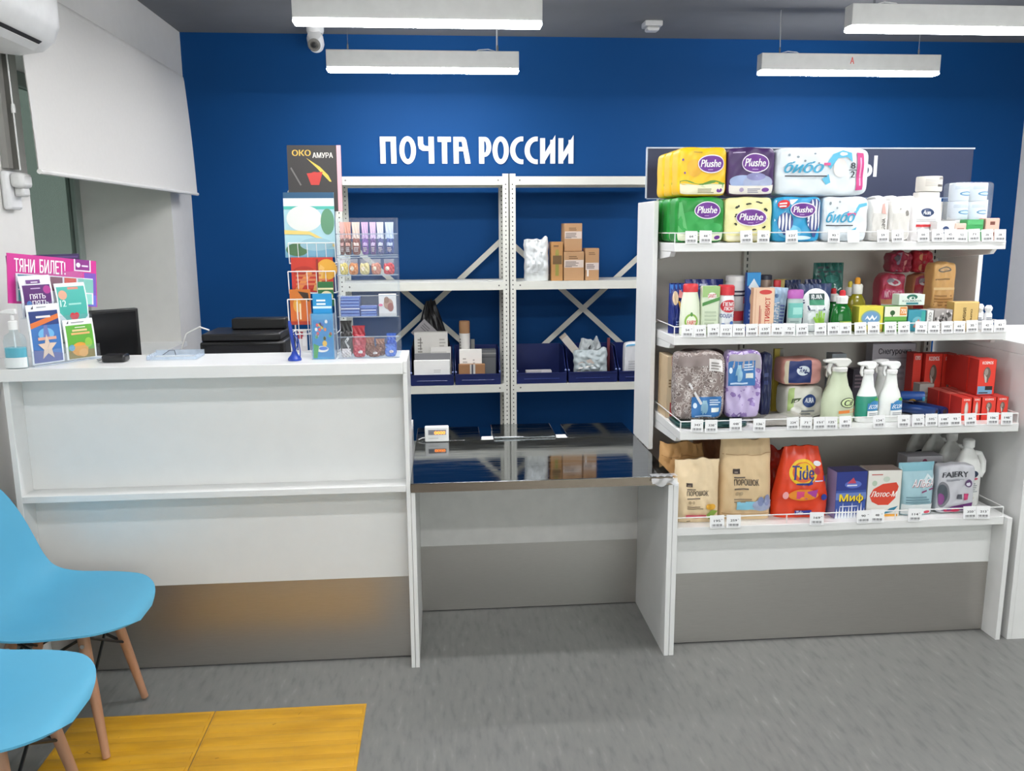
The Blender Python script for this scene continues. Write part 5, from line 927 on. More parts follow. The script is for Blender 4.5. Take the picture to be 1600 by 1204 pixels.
# hand sanitizer
p = zat(30, 579, CT); t = thing('sanitizer_bottle', 'clear pump bottle of blue hand sanitizer at the left end of the counter', 'bottle', (at(25, 550, 2.737).x, 2.737, CT+.0008))
r = .033; bottle([(r*.95, 0), (r, .004), (r, .085), (r*.85, .102), (r*.4, .112), (r*.36, .120)], CLR('f4fafb', .10, .08), [('r', -.9, -.96, .9, -.42, 'e3e8e8')], 1, .7).build('body', t)
bottle([(r*.90, .003), (r*.93, .006), (r*.93, .064), (r*.93, .0645)], M('3fb4cc', .2, var=.03), (), 1, .66).build('liquid', t)
B().lathe([(r*.42, .1205), (r*.42, .145), (r*.34, .148)], WHITE, 20).build('collar', t)
b = B().lathe([(.006, .148), (.006, .168)], WHITE, 12); b.prism([(-.034, .172), (-.034, .177), (-.012, .184), (.012, .184), (.014, .168), (-.012, .170)], -.007, .007, WHITE); b.build('pump_head', t, bev=.002); B().tube([(0, 0, .12), (0, .002, .01)], .0025, CLR('ffffff', .5, .2), 8).build('dip_tube', t)
# card reader with its cable, clear tray
p = zat(176, 567, CT); t = thing('card_reader', 'small black scanner puck with a grey cable on the counter', 'scanner', (p.x, p.y+.03, CT+.0008))
B().box(-.037, .037, -.026, .026, 0, .024, M('1a1a1c', .25)).build('body', t, bev=.007, seg=3); b = B(); b.add([(-.03, -.02, .0243), (.03, -.02, .0243), (.03, .02, .0243), (-.03, .02, .0243)], [(0, 1, 2, 3)], M('2c2d31', .08)); b.build('scan_window', t)
B().tube([(-.037, 0, .010), (-.055, .0, .004), (-.07, .03, .003), (-.055, .06, .003), (-.07, .10, .003)], .0026, M('8d8f92', .4), 8).build('cable', t)
p = zat(272, 559, CT); t = thing('clear_tray', 'shallow clear plastic dish on the counter left of the printer', 'dish', (p.x+.01, 2.885, CT+.0008))
b = B(); b.box(-.08, .08, -.05, .05, 0, .003, ACR)
for a in ((-.08, .08, -.05, -.0475, .003, .012), (-.08, .08, .0475, .05, .003, .022), (-.08, -.0775, -.0475, .0475, .003, .016), (.0775, .08, -.0475, .0475, .003, .016)): b.box(*a, EDGE)
b.build('dish_body', t); B().tube([(-.05, .02, .008), (-.03, .03, .022), (-.01, .02, .024), (.0, .0, .01)], .0012, M('3a3a3e', .4), 6).build('coiled_cord', t)
# monitor and printer on the staff desk
a, c = at(128, 489, 3.27), at(213.5, 478, 3.40); v = Vector((c.x-a.x, c.y-a.y, 0)); L = v.length+.06; an = math.atan2(v.y, v.x); zt = (a.z+c.z)/2
t = thing('monitor', 'black computer screen behind the counter, next to the window', 'monitor', (c.x-cos(an)*L/2, c.y-sin(an)*L/2, .685+.0008), an); H = zt-.686
b = B().box(-L/2, L/2, -.012, .018, H-.30, H, M('171718', .45)); b.build('screen', t, bev=.004); B().box(-L/2+.012, L/2-.012, -.0135, -.0122, H-.285, H-.012, M('0c0c0d', .15)).build('display_panel', t)
B().box(-.03, .03, .0185, .04, .02, H-.1, M('1c1c1e', .5)).build('neck', t); B().lathe([(.11, 0), (.11, .012), (.03, .02)], M('1c1c1e', .5), 28, 1, .8, c=(0, .03, 0)).build('foot', t)
a, c = at(312, 540, 3.30), at(446, 540, 3.30); wz = c.x-a.x; zt = at(380, 522, 3.30).z-.685; PB = M('161617', .3)
t = thing('printer', 'black desktop printer behind the counter in front of the blue wall', 'printer', ((a.x+c.x)/2, 3.41, .6858))
B().box(-wz/2, wz/2, -.11, .15, 0, zt-.03, PB).build('body', t, bev=.008); B().box(-wz/2+.005, wz/2-.02, -.10, .14, zt-.0298, zt, M('1b1b1d', .35)).build('scanner_lid', t, bev=.006)
B().box(-wz/2+.09, wz/2-.02, .03, .10, zt+.0005, zt+.045, M('101011', .4)).build('paper_feeder', t, bev=.006); B().box(-wz/2+.02, wz/2-.02, -.114, -.1105, zt-.12, zt-.045, M('2a2a2d', .15)).build('front_panel', t); B().box(-wz/2+.04, wz/2-.04, -.15, -.1105, .06, .072, PB).build('output_tray', t)
pc = B(); pc.tube([(-wz/2+.01, .0, zt+.004), (-wz/2-.02, -.02, zt+.02), (-wz/2-.07, -.03, zt-.005), (-wz/2-.10, -.03, zt-.09), (-wz/2-.10, -.03, .004)], .0035, WIRE, 8); pc.build('cable', t)

# ---------------------------------------------------------------- wire magazine rack
XM0, XM1 = at(446, 400, 2.9).x, at(526, 400, 2.9).x; xm = (XM0+XM1)/2; wm = XM1-XM0
t = thing('magazine_rack', 'white wire magazine rack standing on the counter, left of the clear sweets stand', 'rack', (xm, 2.92, CT+.0008))
zz = lambda y, Y=2.9: at(486, y, Y).z-CT
W2 = wm/2-.007; b = B()
for sx in (-1, 1): b.tube([(sx*W2, .06, zz(297)), (sx*W2, .06, .003), (sx*W2, -.045, .003)], .0025, WIRE, 8)
b.tube([(-W2, .06, zz(297)), (W2, .06, zz(297))], .0025, WIRE, 8); b.tube([(-W2, .06, .003), (W2, .06, .003)], .0025, WIRE, 8); b.tube([(-W2, .06, .3), (W2, .06, .3)], .002, WIRE, 8); b.build('frame', t)
for zb, zf, yb, yf in ((zz(412), zz(380), .058, .012), (zz(458), zz(424), .045, -.02), (zz(520), zz(466), .03, -.055), (.012, .09, .015, -.035)):
    b = B(); b.tube([(-W2, .06, zb), (-W2, yf, zb), (-W2, yf-.01, zf)], .002, WIRE, 6); b.tube([(W2, .06, zb), (W2, yf, zb), (W2, yf-.01, zf)], .002, WIRE, 6); b.tube([(-W2, yf-.01, zf), (W2, yf-.01, zf)], .002, WIRE, 6); b.tube([(-W2, yf, zb), (W2, yf, zb)], .002, WIRE, 6)
    for i in range(1, 5): x = -W2+2*W2*i/5; b.tube([(x, .06, zb), (x, yf, zb), (x, yf-.01, zf)], .0013, WIRE, 6)
    b.build('pocket', t)
def flat(xl, xr, yt, yb, Y, th, base, ops, name, label, cat, group=None, rz=0., lean=4., zmin=None):
    p, q_ = at((xl+xr)/2, yb, Y), at((xl+xr)/2, yt, Y); w_ = at(xr, (yt+yb)/2, Y).x-at(xl, (yt+yb)/2, Y).x; h = q_.z-p.z
    return tag(carton(w_, th, h, base, ops).build(name, loc=(p.x, Y+th/2, max(p.z, zmin or 0)), rot=(rad(-lean), 0, rz)), label, cat, group)
flat(452, 536, 226, 330, 2.965, .006, '33302f', [('t', 'ОКО', -.82, .68, -.12, .86, 'c9a54a'), ('t', 'АМУРА', -.06, .62, .7, .78, 'cfcac2'), ('p', [(-.3, .62), (.2, .35), (.5, .1), (.62, -.1), (.55, -.1), (.1, .3)], 'c9b04a'), ('e', .0, .0, .22, .2, 'a03030'), ('p', [(-.15, -.2), (.15, -.2), (.3, .2), (-.3, .15)], 'b83a34'), ('r', .84, -1, 1, 1, 'e0a4ac'), ('p', [(-.9, .3), (-.86, .34), (-.5, -.2), (-.55, -.22)], '6b6966')], 'magazine', 'black calendar with gold letters standing at the top of the wire rack', 'calendar', zmin=CT+.28)
flat(446, 525, 300, 402, 2.945, .006, '9fc4cc', [('r', -1, .82, 1, 1, '24506f'), ('r', -1, .55, 1, .82, 'dbe6ea'), ('r', -1, .48, 1, .58, '4fae9f'), ('e', -.2, .2, .7, .4, 'd2d4cf'), ('e', .72, .1, .27, .4, '5a8a6a'), ('p', [(-1, -.15), (.0, -.2), (1, -.62), (1, -.7), (.0, -.3), (-1, -.28)], 'd9c070'), ('r', -1, -1, 1, -.75, '6fa0b8'), ('e', -.52, -.76, .44, .2, '4a6f4a'), ('e', .25, -.6, .65, .2, '8fb4c0')], 'magazine', 'calendar with a waterfall and rainbow in the second pocket of the wire rack', 'calendar', zmin=CT+.17)
flat(457, 522, 402, 456, 2.912, .006, 'c0392a', [('e', .7, .3, .5, .6, 'd9a03a'), ('e', -.4, .2, .5, .3, 'a82f24'), ('p', [(-.9, -.9), (-.2, .3), (.0, .1), (-.6, -.95)], 'd98a4a'), ('p', [(.0, -.9), (.4, .6), (.6, .4), (.3, -.95)], 'e0b060'), ('b', -.8, -.6, .8, .4, 4, 'd07a50'), ('r', .2, -.9, .3, .9, '8f2a20')], 'greeting_card', 'red and gold greeting card under the waterfall calendar', 'card', zmin=CT+.15, lean=0)
flat(498, 522, 440, 478, 2.884, .008, '2f6a3a', [('r', -1, .35, 1, .5, 'd9cfa0'), ('e', .1, -.2, .8, .45, 'e3d8b0')], 'booklet', 'green and cream booklet behind the blue boxes in the wire rack', 'booklet', zmin=CT+.10, lean=0)
flat(455, 487, 452, 507, 2.884, .006, 'd06a2c', [('r', -1, .3, 1, 1, 'c7702a'), ('p', [(-.2, .9), (.8, .8), (.9, .3), (.3, .5)], '3a2a20'), ('e', -.3, .1, .4, .4, 'e0a040'), ('r', -.4, -.7, -.25, .3, 'f0d8b0'), ('r', -.1, -.7, .05, .2, 'f0d8b0'), ('r', -1, -1, 1, -.8, 'b03a24')], 'greeting_card', 'orange printed card at the left of the wire rack, above the blue pen holder', 'card', zmin=CT+.055, lean=0)
flat(467, 481, 524, 556, 2.894, .006, 'd9d2d0', [('r', -1, .2, .2, .9, 'a83a44'), ('r', .0, -.5, .8, .4, 'e6e2e0')], 'greeting_card', 'pale card with a dark red corner low in the wire rack', 'card', zmin=CT+.016, lean=0)
# blue boxes in a clear holder
GX = lambda a, c, yt, Y: fit(a, c, yt, Y, CT)
x, w_, h = GX(491, 520, 459, 2.838); tag(carton(w_, .018, h, '2a8fc4', [('r', -1, .55, 1, .62, 'd6ecf6'), ('r', -1, .3, 1, .34, '1f6f9f'), ('b', -.6, .66, .7, .88, 2, 'e9f4fa'), ('r', -.9, -.1, .9, .2, '3fa8d8')]).build('game_box', loc=(x, 2.838, CT+.0008)), 'plain bright blue box standing behind the picture box', 'box')
x, w_, h = GX(488, 521, 491, 2.802); PIC = [('r', -.9, -.9, .9, .75, '1f7fb8')]
for i in range(16): PIC.append(('e', RN.uniform(-.6, .75), RN.uniform(-.1, .7), .13, .08, ['d8454a', '4fb04f', 'e6c23a', 'e9e6e0', 'c8703a', '3a4fa8'][i % 6]))
PIC += [('e', -.1, -.55, .6, .14, 'e9e4da'), ('e', .0, -.52, .42, .08, '3a6fc0'), ('e', .15, -.3, .22, .13, 'e0b43a'), ('p', [(-.95, -.95), (-.6, -.95), (-.4, -.4), (-.9, -.3)], '3f9a4a')]
tag(carton(w_, .022, h, '2f93c4', PIC).build('game_box', loc=(x, 2.813, CT+.0008)), 'blue game box with a colourful picture in front of the wire rack', 'box')
t = thing('box_holder', 'clear acrylic holder around the blue game boxes', 'holder', (x, 2.83, CT+.0008)); hw = w_/2+.0015
B().box(-hw, hw, -.035, -.0325, .0, .15, ACR).build('front_panel', t); 
for sx in (-1, 1): B().box(*sorted((sx*hw, sx*(hw+.0025))), -.035, .018, 0, .15, EDGE).build('side_panel', t)
# blue desk pen on a cord
p = zat(465, 559, CT); t = thing('desk_pen', 'blue desk pen standing in its round holder with a curled cord', 'pen', (p.x, 2.79, CT+.0008)); BP = M('1f3f9f', .3)
B().lathe([(.022, 0), (.022, .006), (.012, .018), (.007, .03)], BP, 24).build('holder', t); B().tube([(0, 0, .026), (-.004, 0, .06), (-.010, 0, .115), (-.012, 0, .13)], [.004, .006, .006, .004], BP, 12).build('pen', t)
B().tube([(.0, -.006, .02), (.012, -.01, .05), (.004, -.008, .09), (.016, -.01, .07), (.02, -.008, .03), (.018, -.004, .008)], .0018, BP, 8).build('cord', t)

# ---------------------------------------------------------------- clear stand of sweets
SX0, SX1 = at(528, 500, 2.84).x, at(624, 500, 2.84).x; sm = (SX0+SX1)/2; sw = SX1-SX0
t = thing('sweets_stand', 'clear acrylic tiered stand full of sweets at the right end of the counter', 'stand', (sm, 2.80, CT+.0008))
zs = lambda y, Y: at(574, y, Y).z-CT
TI = [(zs(399, 2.885), zs(345, 2.885), .085), (zs(430, 2.865), zs(402, 2.865), .065), (zs(495, 2.845), zs(462, 2.845), .045), (.002, zs(514, 2.805), .003)]
B().box(-sw/2, sw/2, .134, .137, 0, TI[0][1]+.01, ACR).build('back_panel', t)
for sx in (-1, 1): B().prism([(.0, 0), (.1335, 0), (.1335, TI[0][1]+.008), (.085, TI[0][1]), (.085, TI[0][0]), (.065, TI[1][1]), (.045, TI[2][1]), (.0, TI[3][1])], *sorted((sx*sw/2, sx*(sw/2-.0025))), ACR, 'x').build('side_panel', t)
for zb, zf, y in TI:
    so = B().box(-sw/2+.003, sw/2-.003, y, .133, zb-.002, zb, ACR).build('tier', t); B().box(-sw/2+.003, sw/2-.003, y-.0025, y-.0001, zb-.002, min(zf, zb+.07), ACR).build('tier_front', so)
    b = B().tube([(-sw/2, y-.0012, min(zf, zb+.07)), (sw/2, y-.0012, min(zf, zb+.07))], .0016, EDGE, 6); b.tube([(-sw/2, y-.0012, zb), (sw/2, y-.0012, zb)], .0016, EDGE, 6); b.build('edge', so)
def tz(i): return CT+.0012+TI[i][0]
CELLO = CLR('f4f0f2', .22, .1)
def sweet(a, c, yt, tier, Y, top, low_, label, ops=(), frac=.5, name='sweets_bag', dz=0., lumps=None):
    z = tz(tier)+dz; x, w_, h = fit(a, c, yt, Y, z); t_ = thing(name, label, 'sweets', (x, Y+.011, z), 0, 'bags of sweets on tier '+('one', 'two', 'three', 'four')[tier])
    b = puff(w_*(.95 if tier == 3 else .89), .018, h*frac, low_, ops, n=4, N=10, amp=.003, rough=.25); b.build('sweets', t_)
    b = B(); m = top if not isinstance(top, str) else M(top, .25, var=.05); hh = h*(1-frac)
    b.grid(lambda u, v: (u*w_*.45*(1-.12*sin((v+1)/2*pi)), -.003-.004*cos(u*8+v*3)*(1-(v+1)/2)*.6, h*frac*.97+hh*(v+1)/2), 10, 8, m); b.grid(lambda u, v: (-u*w_*.45*(1-.12*sin((v+1)/2*pi)), .002, h*frac*.97+hh*(v+1)/2), 10, 8, m); b.build('wrapper_top', t_)
C1 = [(530, 538, 'dfb0aa', '7a4a42', 'leftmost, pink above brown'), (537, 549, 'd8a090', '6b3f3a', 'second from the left, salmon above brown'), (549, 563, 'e6cfc4', '8a5046', 'third from the left, cream label'), (564, 576, 'cdb0d6', '7a55a0', 'fourth, lilac above violet'), (577, 588, 'd3bcdc', '6a4f86', 'fifth, pale lilac above dark violet'), (588, 600, 'dcdce6', '5a5f90', 'sixth, white label above blue grey'), (601, 616, 'c4d0e6', '3f5590', 'rightmost, pale blue above dark blue')]
for a, c, top, lw, nm in C1: sweet(a, c, 346, 0, 2.905, top, lw, 'narrow sweets bag on the highest tier, '+nm, [('r', -.7, .1, .7, .5, top), ('b', -.6, -.6, .6, .0, 3, 'cfc0c0')], .5)
C2 = [(530, 544, 'dcc66a', 'yellow sweets'), (544, 560, 'd98a4f', 'orange sweets'), (561, 578, 'd8c98f', 'pale yellow sweets'), (579, 596, 'c9826a', 'brick coloured sweets'), (598, 617, 'c9303a', 'bright red sweets')]
for a, c, col, nm in C2: sweet(a, c, 404, 1, 2.88, CELLO, col, 'clear topped bag of '+nm+' on the second tier', [('e', -.3, .1, .4, .4, 'efe0c8'), ('e', .4, -.3, .4, .4, col)], .72)
for j, (a, c, n, yt) in enumerate(((532, 562, 6, 464), (564, 589, 4, 478))):
    z = tz(2); x, w_, h = fit(a, c, yt, 2.855, z); hh = h/n
    for i in range(n):
        b = B().box(-w_/2, w_/2, -.02, .02, 0, hh-.0006, M('2f4f9f', .4)); prt(b, lambda u, v, o: (u*w_/2, -.02-o, (hh-.0006)*(v+1)/2), [('r', -.95, -.5, .95, .2, '7f9ad0' if i != 2 else 'e9e9ee')], .0004)
        tag(b.build('chocolate_box', loc=(x+RN.uniform(-.0015, .0015), 2.876, z+hh*i), bev=.0006), 'flat blue box in the '+('taller left' if j == 0 else 'lower right')+' stack, '+(['bottom one', 'second from the bottom', 'third from the bottom', 'fourth from the bottom', 'fifth from the bottom', 'topmost'][i] if j == 0 else ['bottom one', 'second from the bottom', 'third from the bottom', 'topmost'][i]), 'box', 'flat blue boxes stacked on the third tier')
z = tz(2); x, w_, h = fit(592, 619, 459, 2.855, z)
tag(carton(w_, .012, h, 'dcd8d6', [('e', .1, .1, .55, .5, 'b08a78'), ('e', -.1, .45, .3, .3, '8f6a58'), ('e', .35, -.2, .35, .4, '9a5a50'), ('e', -.8, .0, .25, .12, 'd86a90'), ('r', -1, -1, 1, -.75, 'c9c4c2')]).build('toy_card', loc=(x, 2.863, z)), 'white card packet with a brown picture, right of the flat blue boxes', 'packet')
C4 = [(531, 551, 500, 2.83, '2c2a2a', '3a3838', 'black bag with white zigzag', [('p', [(-.3, .2), (.3, .6), (.5, .4), (.0, .1), (.5, -.2), (.3, -.4)], 'c9c6c2')]), (549, 572, 508, 2.835, 'a0303a', 'a8323f', 'dark red bag', [('e', -.2, .2, .4, .3, 'c9606a')]), (570, 586, 527, 2.835, '8f5a48', '7a4a3a', 'brown bag left of another brown one', [('e', .1, .0, .5, .4, '9a6a50')]), (586, 602, 529, 2.835, '9a6a55', '6f4436', 'brown bag beside the blue one', [('e', -.2, .1, .5, .4, 'a87860')]), (603, 620, 520, 2.835, '3f62b8', '2f55b0', 'blue bag', [('b', -.7, -.6, .7, .6, 4, '8fa8e0')])]
for a, c, yt, Y, top, lw, nm, ops in C4: sweet(a, c, yt, 3, Y, top, lw, nm+' of sweets on the lowest tier, back row' if True else '', ops, .7)
for a, c, yt, lw, nm in ((533, 549, 545, 'd3ccca', 'pale grey'), (552, 571, 539, 'b53a48', 'crimson'), (575, 594, 543, '7a4a3c', 'chocolate brown'), (601, 619, 538, '4a74c8', 'light blue')): sweet(a, c, yt, 3, 2.806, lw, lw, nm+' bag of sweets at the front of the lowest tier', [('e', .2, .1, .4, .3, 'cfc6c4')], .8)

# ================================================================ ON THE PACKING TABLE
xa, xb = zat(752, 690, TZ).x, zat(893, 690, TZ).x
p, q_ = zat(664, 691, TZ), zat(701.5, 690.5, TZ); wd = q_.x-p.x; hd = at(682, 668, p.y).z-TZ
t = thing('scale_display', 'small white display with orange digits standing on the steel table', 'display', ((p.x+q_.x)/2, p.y, TZ+.0008))
b = B().prism([(0, 0), (.045, 0), (.040, hd), (.012, hd)], -wd/2, wd/2, M('e6e6e3', .4), 'x'); b.build('case', t, bev=.004)
Sd = lambda u, v, o: Vector((u*wd/2, .012*(v+1)/2-o, hd*(v+1)/2))
b = B(); prt(b, Sd, [('r', -.72, -.05, .78, .62, '8f8f94'), ('t', '0000', -.2, .02, .7, .42, EM('ff8a2a', 2.5)), ('b', -.65, .46, .6, .56, 1, '5f5f66'), ('r', -.66, .0, -.3, .4, '77777d'), ('b', -.7, -.5, .3, -.4, 1, 'a9a9a6')], .0015, .0003); b.build('screen', t)
B().tube([(-wd/2+.004, .03, .012), (-wd/2-.012, .03, .010), (-wd/2-.026, .028, .004)], .002, WIRE, 8).build('cable', t)
t = thing('postal_scale', 'flat postal scale with a steel plate let into the back of the table', 'scale', ((xa+xb)/2, 3.415, .5758))
ws = (xb-xa)/2-.004
w2 = (zat(874, 690, .676).x-zat(772, 690, .676).x)/2; B().box(-w2*.97, w2*.97, -.111, .108, 0, .0905, WHITE).build('base', t, bev=.006); B().box(-w2, w2, -.112, .112, .0915, .1005, MIRROR).build('weighing_plate', t, bev=.003)
for sx in (-1, 1): B().box(*sorted((sx*w2*.975, sx*ws)), -.110, -.055, .075, .0912, WHITE).build('corner_foot', t, bev=.004)
b = B(); FM = CLR('eef0f2', .4, .12); a = zat(1000, 752, TZ)
b.grid(lambda u, v: (.745+u*.045, 2.715-.006*(v+1)*.5-.004*sin(7*u+2*v), TZ-.004-.022*(v+1)/2+.006*sin(5*u)*(v+1)/2), 16, 6, FM); b.grid(lambda u, v: (.745+u*.045, 2.715+(v+1)*.02, TZ+.0012+.004*abs(sin(6*u+3*v))*(1-(v+1)/2)), 16, 6, FM); tag(b.build('plastic_film'), 'crumpled clear plastic film hanging over the right front corner of the steel table', 'film')

# ================================================================ PARCELS AND BINS ON THE STORAGE RACKS
KB = 'b88f66'
def parcel_ops(k=0): return [('b', -.5, .5, .5, .75, 2, '7a5a3c'), ('r', -.95, -.1, .95, .42, 'd6c6bb'), ('b', -.85, .0, .5, .36, 4, '6b5f58'), ('r', -.9, -.08, -.2, .0, 'a89c94')]
zm = RS[1]
def rbox(a, c, yt, Y, z, d, base, ops, label, name='parcel', rz=0., side=None, group='parcels on the storage racks'):
    x, w_, h = fit(a, c, yt, Y, z); return tag(carton(w_, d, h, base, ops, side=side).build(name, loc=(x, Y+d/2, z+.0008), rz=rz, bev=.002), label, 'parcel', group), h
rbox(861.5, 879.5, 378, 4.985, zm, .10, 'b5854f', [('r', -.3, -.75, .3, .5, '8f8a3f'), ('r', -.75, -.15, .8, .3, '6b5230'), ('e', 0, .5, .3, .12, '9a9045'), ('b', -.6, .75, .5, .9, 1, '7a5a3c')], 'tall narrow cardboard box with a dark printed patch beside the white mailing bag')
_, hb = rbox(881, 912.5, 393, 4.985, zm, .12, KB, parcel_ops(), 'square cardboard box with a pale label, carrying the small one on top')
rbox(914.5, 936, 388, 4.99, zm, .10, 'b58c63', [('b', -.5, .6, .5, .8, 2, '7a5a3c'), ('r', -.95, -.35, .95, .1, 'd3c4bd'), ('b', -.8, -.25, .5, .05, 3, '6b5f58'), ('r', -.75, -.75, -.5, -.35, 'e8e2da')], 'tall cardboard box at the right end of its row of parcels')
rbox(881, 909, 349, 5.0, zm+hb+.002, .10, KB, parcel_ops(), 'small cardboard box stacked on top of the square one', rz=rad(3))
x, w_, h = fit(820, 859, 374, 4.975, zm)
b = pouch(w_, .09, h, M('d9dddd', .42, var=.04, bump=.1, scale=20), [('p', [(-.3, .9), (.1, 1.0), (.3, .9)], 'a9aeae'), ('b', -.3, -.6, .2, -.4, 2, 'c0c4c4')], neck=1.0, crease=.003, foot=.3, N=34, wrk=.013); tag(b.build('mailing_bag', loc=(x, 5.025, zm+.0008)), 'crumpled white plastic mailing bag standing left of the cardboard boxes', 'bag')
BIN = M('15235c', .35, var=.05); zl = RS[2]
def bin_(xl, xr, label):
    a, c = at(xl, 590, 4.955).x, at(xr, 590, 4.955).x; w_ = c-a; h, d = .20, .31
    t = thing('storage_bin', label, 'bin', ((a+c)/2, 4.955, zl+.0008), 0, 'dark blue storage bins'); W2 = w_/2-.002
    sd = [(0, .004), (d, .004), (d, h), (.15, h), (.06, .105), (.0, .065)]
    for sx in (-1, 1): B().prism(sd, *sorted((sx*W2, sx*(W2-.004))), BIN, 'x').build('side', t)
    b = B().box(-W2+.004, W2-.004, 0, d, 0, .004, BIN).box(-W2+.004, W2-.004, d-.004, d, .004, h, BIN).build('body', t)
    b = B().box(-W2+.004, W2-.004, 0, .004, .004, .065, BIN).box(-W2+.004, W2-.004, -.006, 0, .058, .066, BIN); b.tube([(-W2*.7, -.002, .028), (W2*.7, -.002, .028)], .0025, M('2a3a7a', .3), 6); b.build('front_lip', t)
    for sx in (-1, 1): B().lathe([(.006, -.0), (.006, .004), (.004, .006)], M('8f9fd0', .3), 12).build('rivet', t, (sx*(W2-.004), .02, .075), rot=(rad(90), 0, 0))
    return (a+c)/2, w_
bin_(641, 709.5, 'dark blue storage bin on the left rack, farther from the double post'); bin_(711, 783, 'dark blue storage bin on the left rack, beside the double post')
bin_(807, 886, 'dark blue nearly empty storage bin on the right rack, beside the double post'); bin_(888, 965, 'dark blue storage bin stuffed with clear grey bags'); bin_(967, 1036, 'dark blue storage bin partly hidden behind the shop shelf')
zf = zl+.0056
def inbin(a, c, yt, Y, d, base, ops, label, name='parcel', rz=0., dz=0., cat='parcel'):
    x, w_, h = fit(a, c, yt, Y, zf+dz); return tag(carton(w_, d, h, base, ops).build(name, loc=(x, Y+d/2, zf+dz), rz=rz, bev=.0015), label, cat, 'parcels on the storage racks')
inbin(647, 703, 563, 4.965, .03, 'f0efec', [('b', .1, .0, .5, .3, 2, 'd0cfcc')], 'long white parcel at the front of the leftmost bin')
inbin(648, 704, 552, 5.0, .02, '77777a', (), 'grey file box behind the long white parcel')
inbin(673, 705, 542, 5.025, .02, 'dcd9d4', [('r', -.6, .0, .2, .4, '5a5a58'), ('b', -.9, .6, .9, .9, 1, 'c4c1bb')], 'small white box with a dark mark leaning on the bigger white box')
inbin(648, 700, 519, 5.05, .05, 'd6d3cd', [('b', -.8, .2, -.5, .8, 5, '9a968f'), ('r', -.65, .3, -.6, .8, '6f6b66'), ('b', .5, .3, .9, .8, 4, 'b0aca5')], 'white box with small print standing in the leftmost bin')
p = at(662, 520, 5.12); s_ = .115
b = B().box(-s_/2, s_/2, 0, .012, -s_/2, s_/2, M('8f8c8e', .5)); prt(b, lambda u, v, o: (u*s_/2, -o, v*s_/2), [('b', -.7, .1, .5, .8, 3, '6a676a')]); tag(b.build('envelope', loc=(p.x+.005, 5.115, at(662, 519, 5.12).z), rot=(0, rad(45), 0)), 'grey envelope standing on its corner behind the white box', 'envelope', 'parcels on the storage racks')
x, w_, h = fit(640, 708, 470, 5.16, zf); b = pouch(.235, .05, h, M('1b1a1c', .3, var=.2, bump=.3, scale=25), [('e', .5, -.1, .02, .01, '8a8a8c'), ('e', .3, .1, .015, .01, '77777a')], neck=.22, crease=.006, foot=.5, N=30, wrk=.008, ts=.45); tag(b.build('black_bag', loc=(at(675, 590, 5.2).x, 5.205, zf)), 'black plastic parcel bag with a pointed top at the back of the leftmost bin', 'bag')
x, w_, h = fit(718, 735, 502, 5.036, zf); r = w_/2; t = thing('shipping_tube', 'white mailing tube with a brown cork cap in the bin beside the double post', 'tube', (x, 5.036+r, zf))
b = B().lathe([(r*.97, 0), (r, .002), (r, h*.80)], M('dad7d2', .5), 24); prt(b, lambda u, v, o: Vector(((r+o)*sin(u*pi/2), -(r+o)*cos(u*pi/2), h*.8*(v+1)/2)), [('b', -.75, .0, -.4, .85, 7, '7a7a7a')]); b.build('tube', t); B().lathe([(r*.98, h*.8005), (r*.98, h*.985), (r*.9, h)], M('9a7350', .7), 24).build('cap', t)
inbin(717, 758, 569, 4.965, .035, '9a6f4a', [('r', -.15, -1, .25, 1, 'c9c5bf'), ('r', -.03, -1, .1, 1, '4a4a55')], 'brown box with grey tape under the white labelled packet')
x, w_, h = fit(712, 753, 546, 4.968, zf+.055); xh = h
inbin(718, 753, 546, 5.003, .03, 'eeebe6', [('b', -.7, -.4, -.3, .6, 5, 'c0bcb8'), ('b', .2, -.4, .4, .5, 5, 'b8b4b0')], 'white labelled packet above the brown box with tape')
inbin(750, 775, 546, 5.06, .06, '6f7173', [('r', -1, .7, 1, .8, '9a9a96'), ('r', -1, .5, 1, .55, '4f5153')], 'grey file box leaning beside the double post')
inbin(736, 742, 530, 5.13, .02, '8a8a86', (), 'thin grey card sticking up behind the white tube')
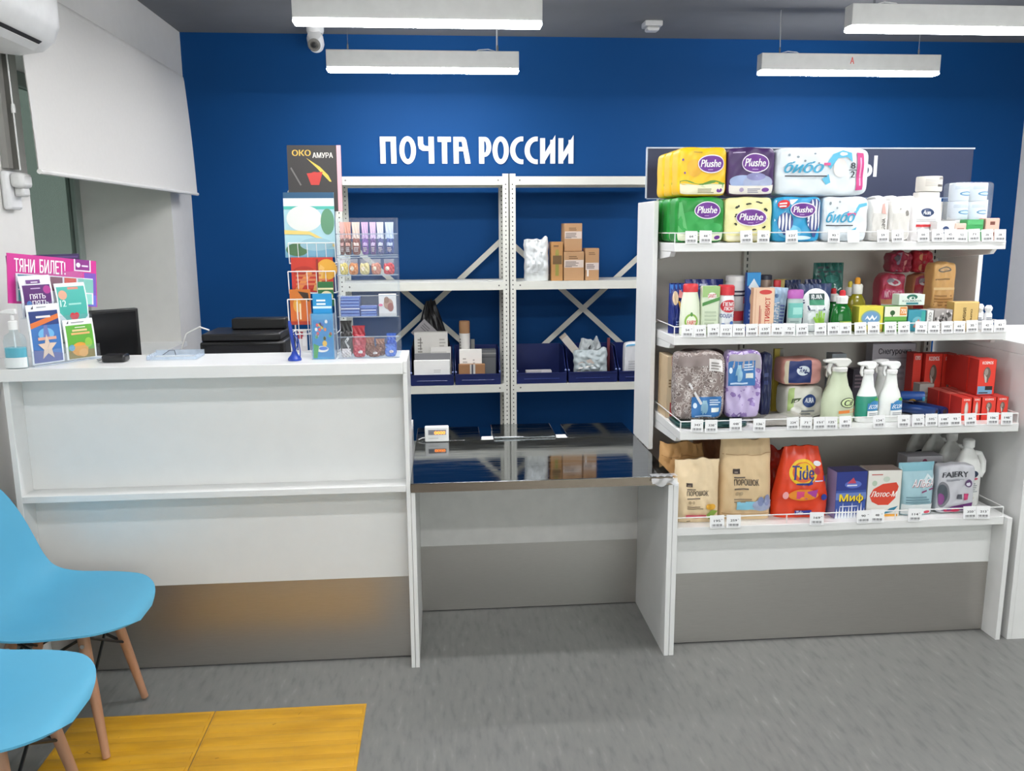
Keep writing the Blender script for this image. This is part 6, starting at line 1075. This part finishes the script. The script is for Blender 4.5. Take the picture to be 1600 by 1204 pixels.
inbin(822, 862, 579, 4.99, .05, 'b9b4b6', [('r', .2, -1, 1, 1, 'd3cfd0')], 'flat pale packets at the bottom of the nearly empty bin')
x, w_, h = fit(898, 951, 548, 4.985, zf); b = pouch(w_, .09, h, M('a9b4b6', .25, var=.08, bump=.15, scale=20), [('p', [(-.85, -.5), (-.75, .2), (-.1, .45), (.15, .2), (.2, -.5)], 'cfc2b8'), ('b', -.7, -.6, .1, -.3, 2, 'c4b4a8'), ('p', [(-.8, -.2), (.1, .0), (.1, .06), (-.8, -.12)], 'efeae4')], neck=1., crease=.003, foot=.4, N=34, wrk=.012); tag(b.build('mailing_bag', loc=(x, 5.03, zf)), 'translucent grey mailing bag with a beige box inside, front of the stuffed bin', 'bag')
x, w_, h = fit(900, 948, 531, 5.1, zf); b = pouch(w_, .06, h, M('c4cbcc', .25, var=.08, bump=.15, scale=20), [('p', [(-.2, .55), (.1, .8), (.0, .5), (.15, .3), (-.1, .4)], '33373c'), ('p', [(.3, .5), (.7, .6), (.5, .4)], '8a9092')], neck=.6, crease=.003, foot=.4, N=34, wrk=.013); tag(b.build('mailing_bag', loc=(x, 5.165, zf)), 'crumpled white and black mailing bag at the back of the stuffed bin', 'bag')
p = at(884, 542, 5.0); b = carton(.045, .03, .14, 'cfc8bf', [('r', -1, .75, 1, 1, 'b5a898')]); tag(b.build('parcel', loc=(at(904, 556, 5.0).x, 5.075, at(898, 553, 5.0).z), rot=(0, rad(-40), 0)), 'small oblong pale box tilted out of the stuffed bin', 'parcel', 'parcels on the storage racks')
x, w_, h = fit(975, 1012, 535, 4.975, zf); b = puff(w_, .07, h, 'dedfe2', [('r', -1, .85, 1, 1, '5fa6cf'), ('e', .1, .3, .12, .1, '4a4a4c'), ('b', -.7, -.8, .6, .1, 7, 'b9babd'), ('p', [(.0, .6), (.15, .75), (.3, .6)], '9a9a9c')], n=8); tag(b.build('parcel', loc=(x+.005, 5.015, zf)), 'white printed packet with a blue top edge in the half hidden bin', 'parcel', 'parcels on the storage racks')
inbin(949, 953, 528, 5.15, .02, '7a3a44', (), 'thin dark red packet edge at the back of the stuffed bin')
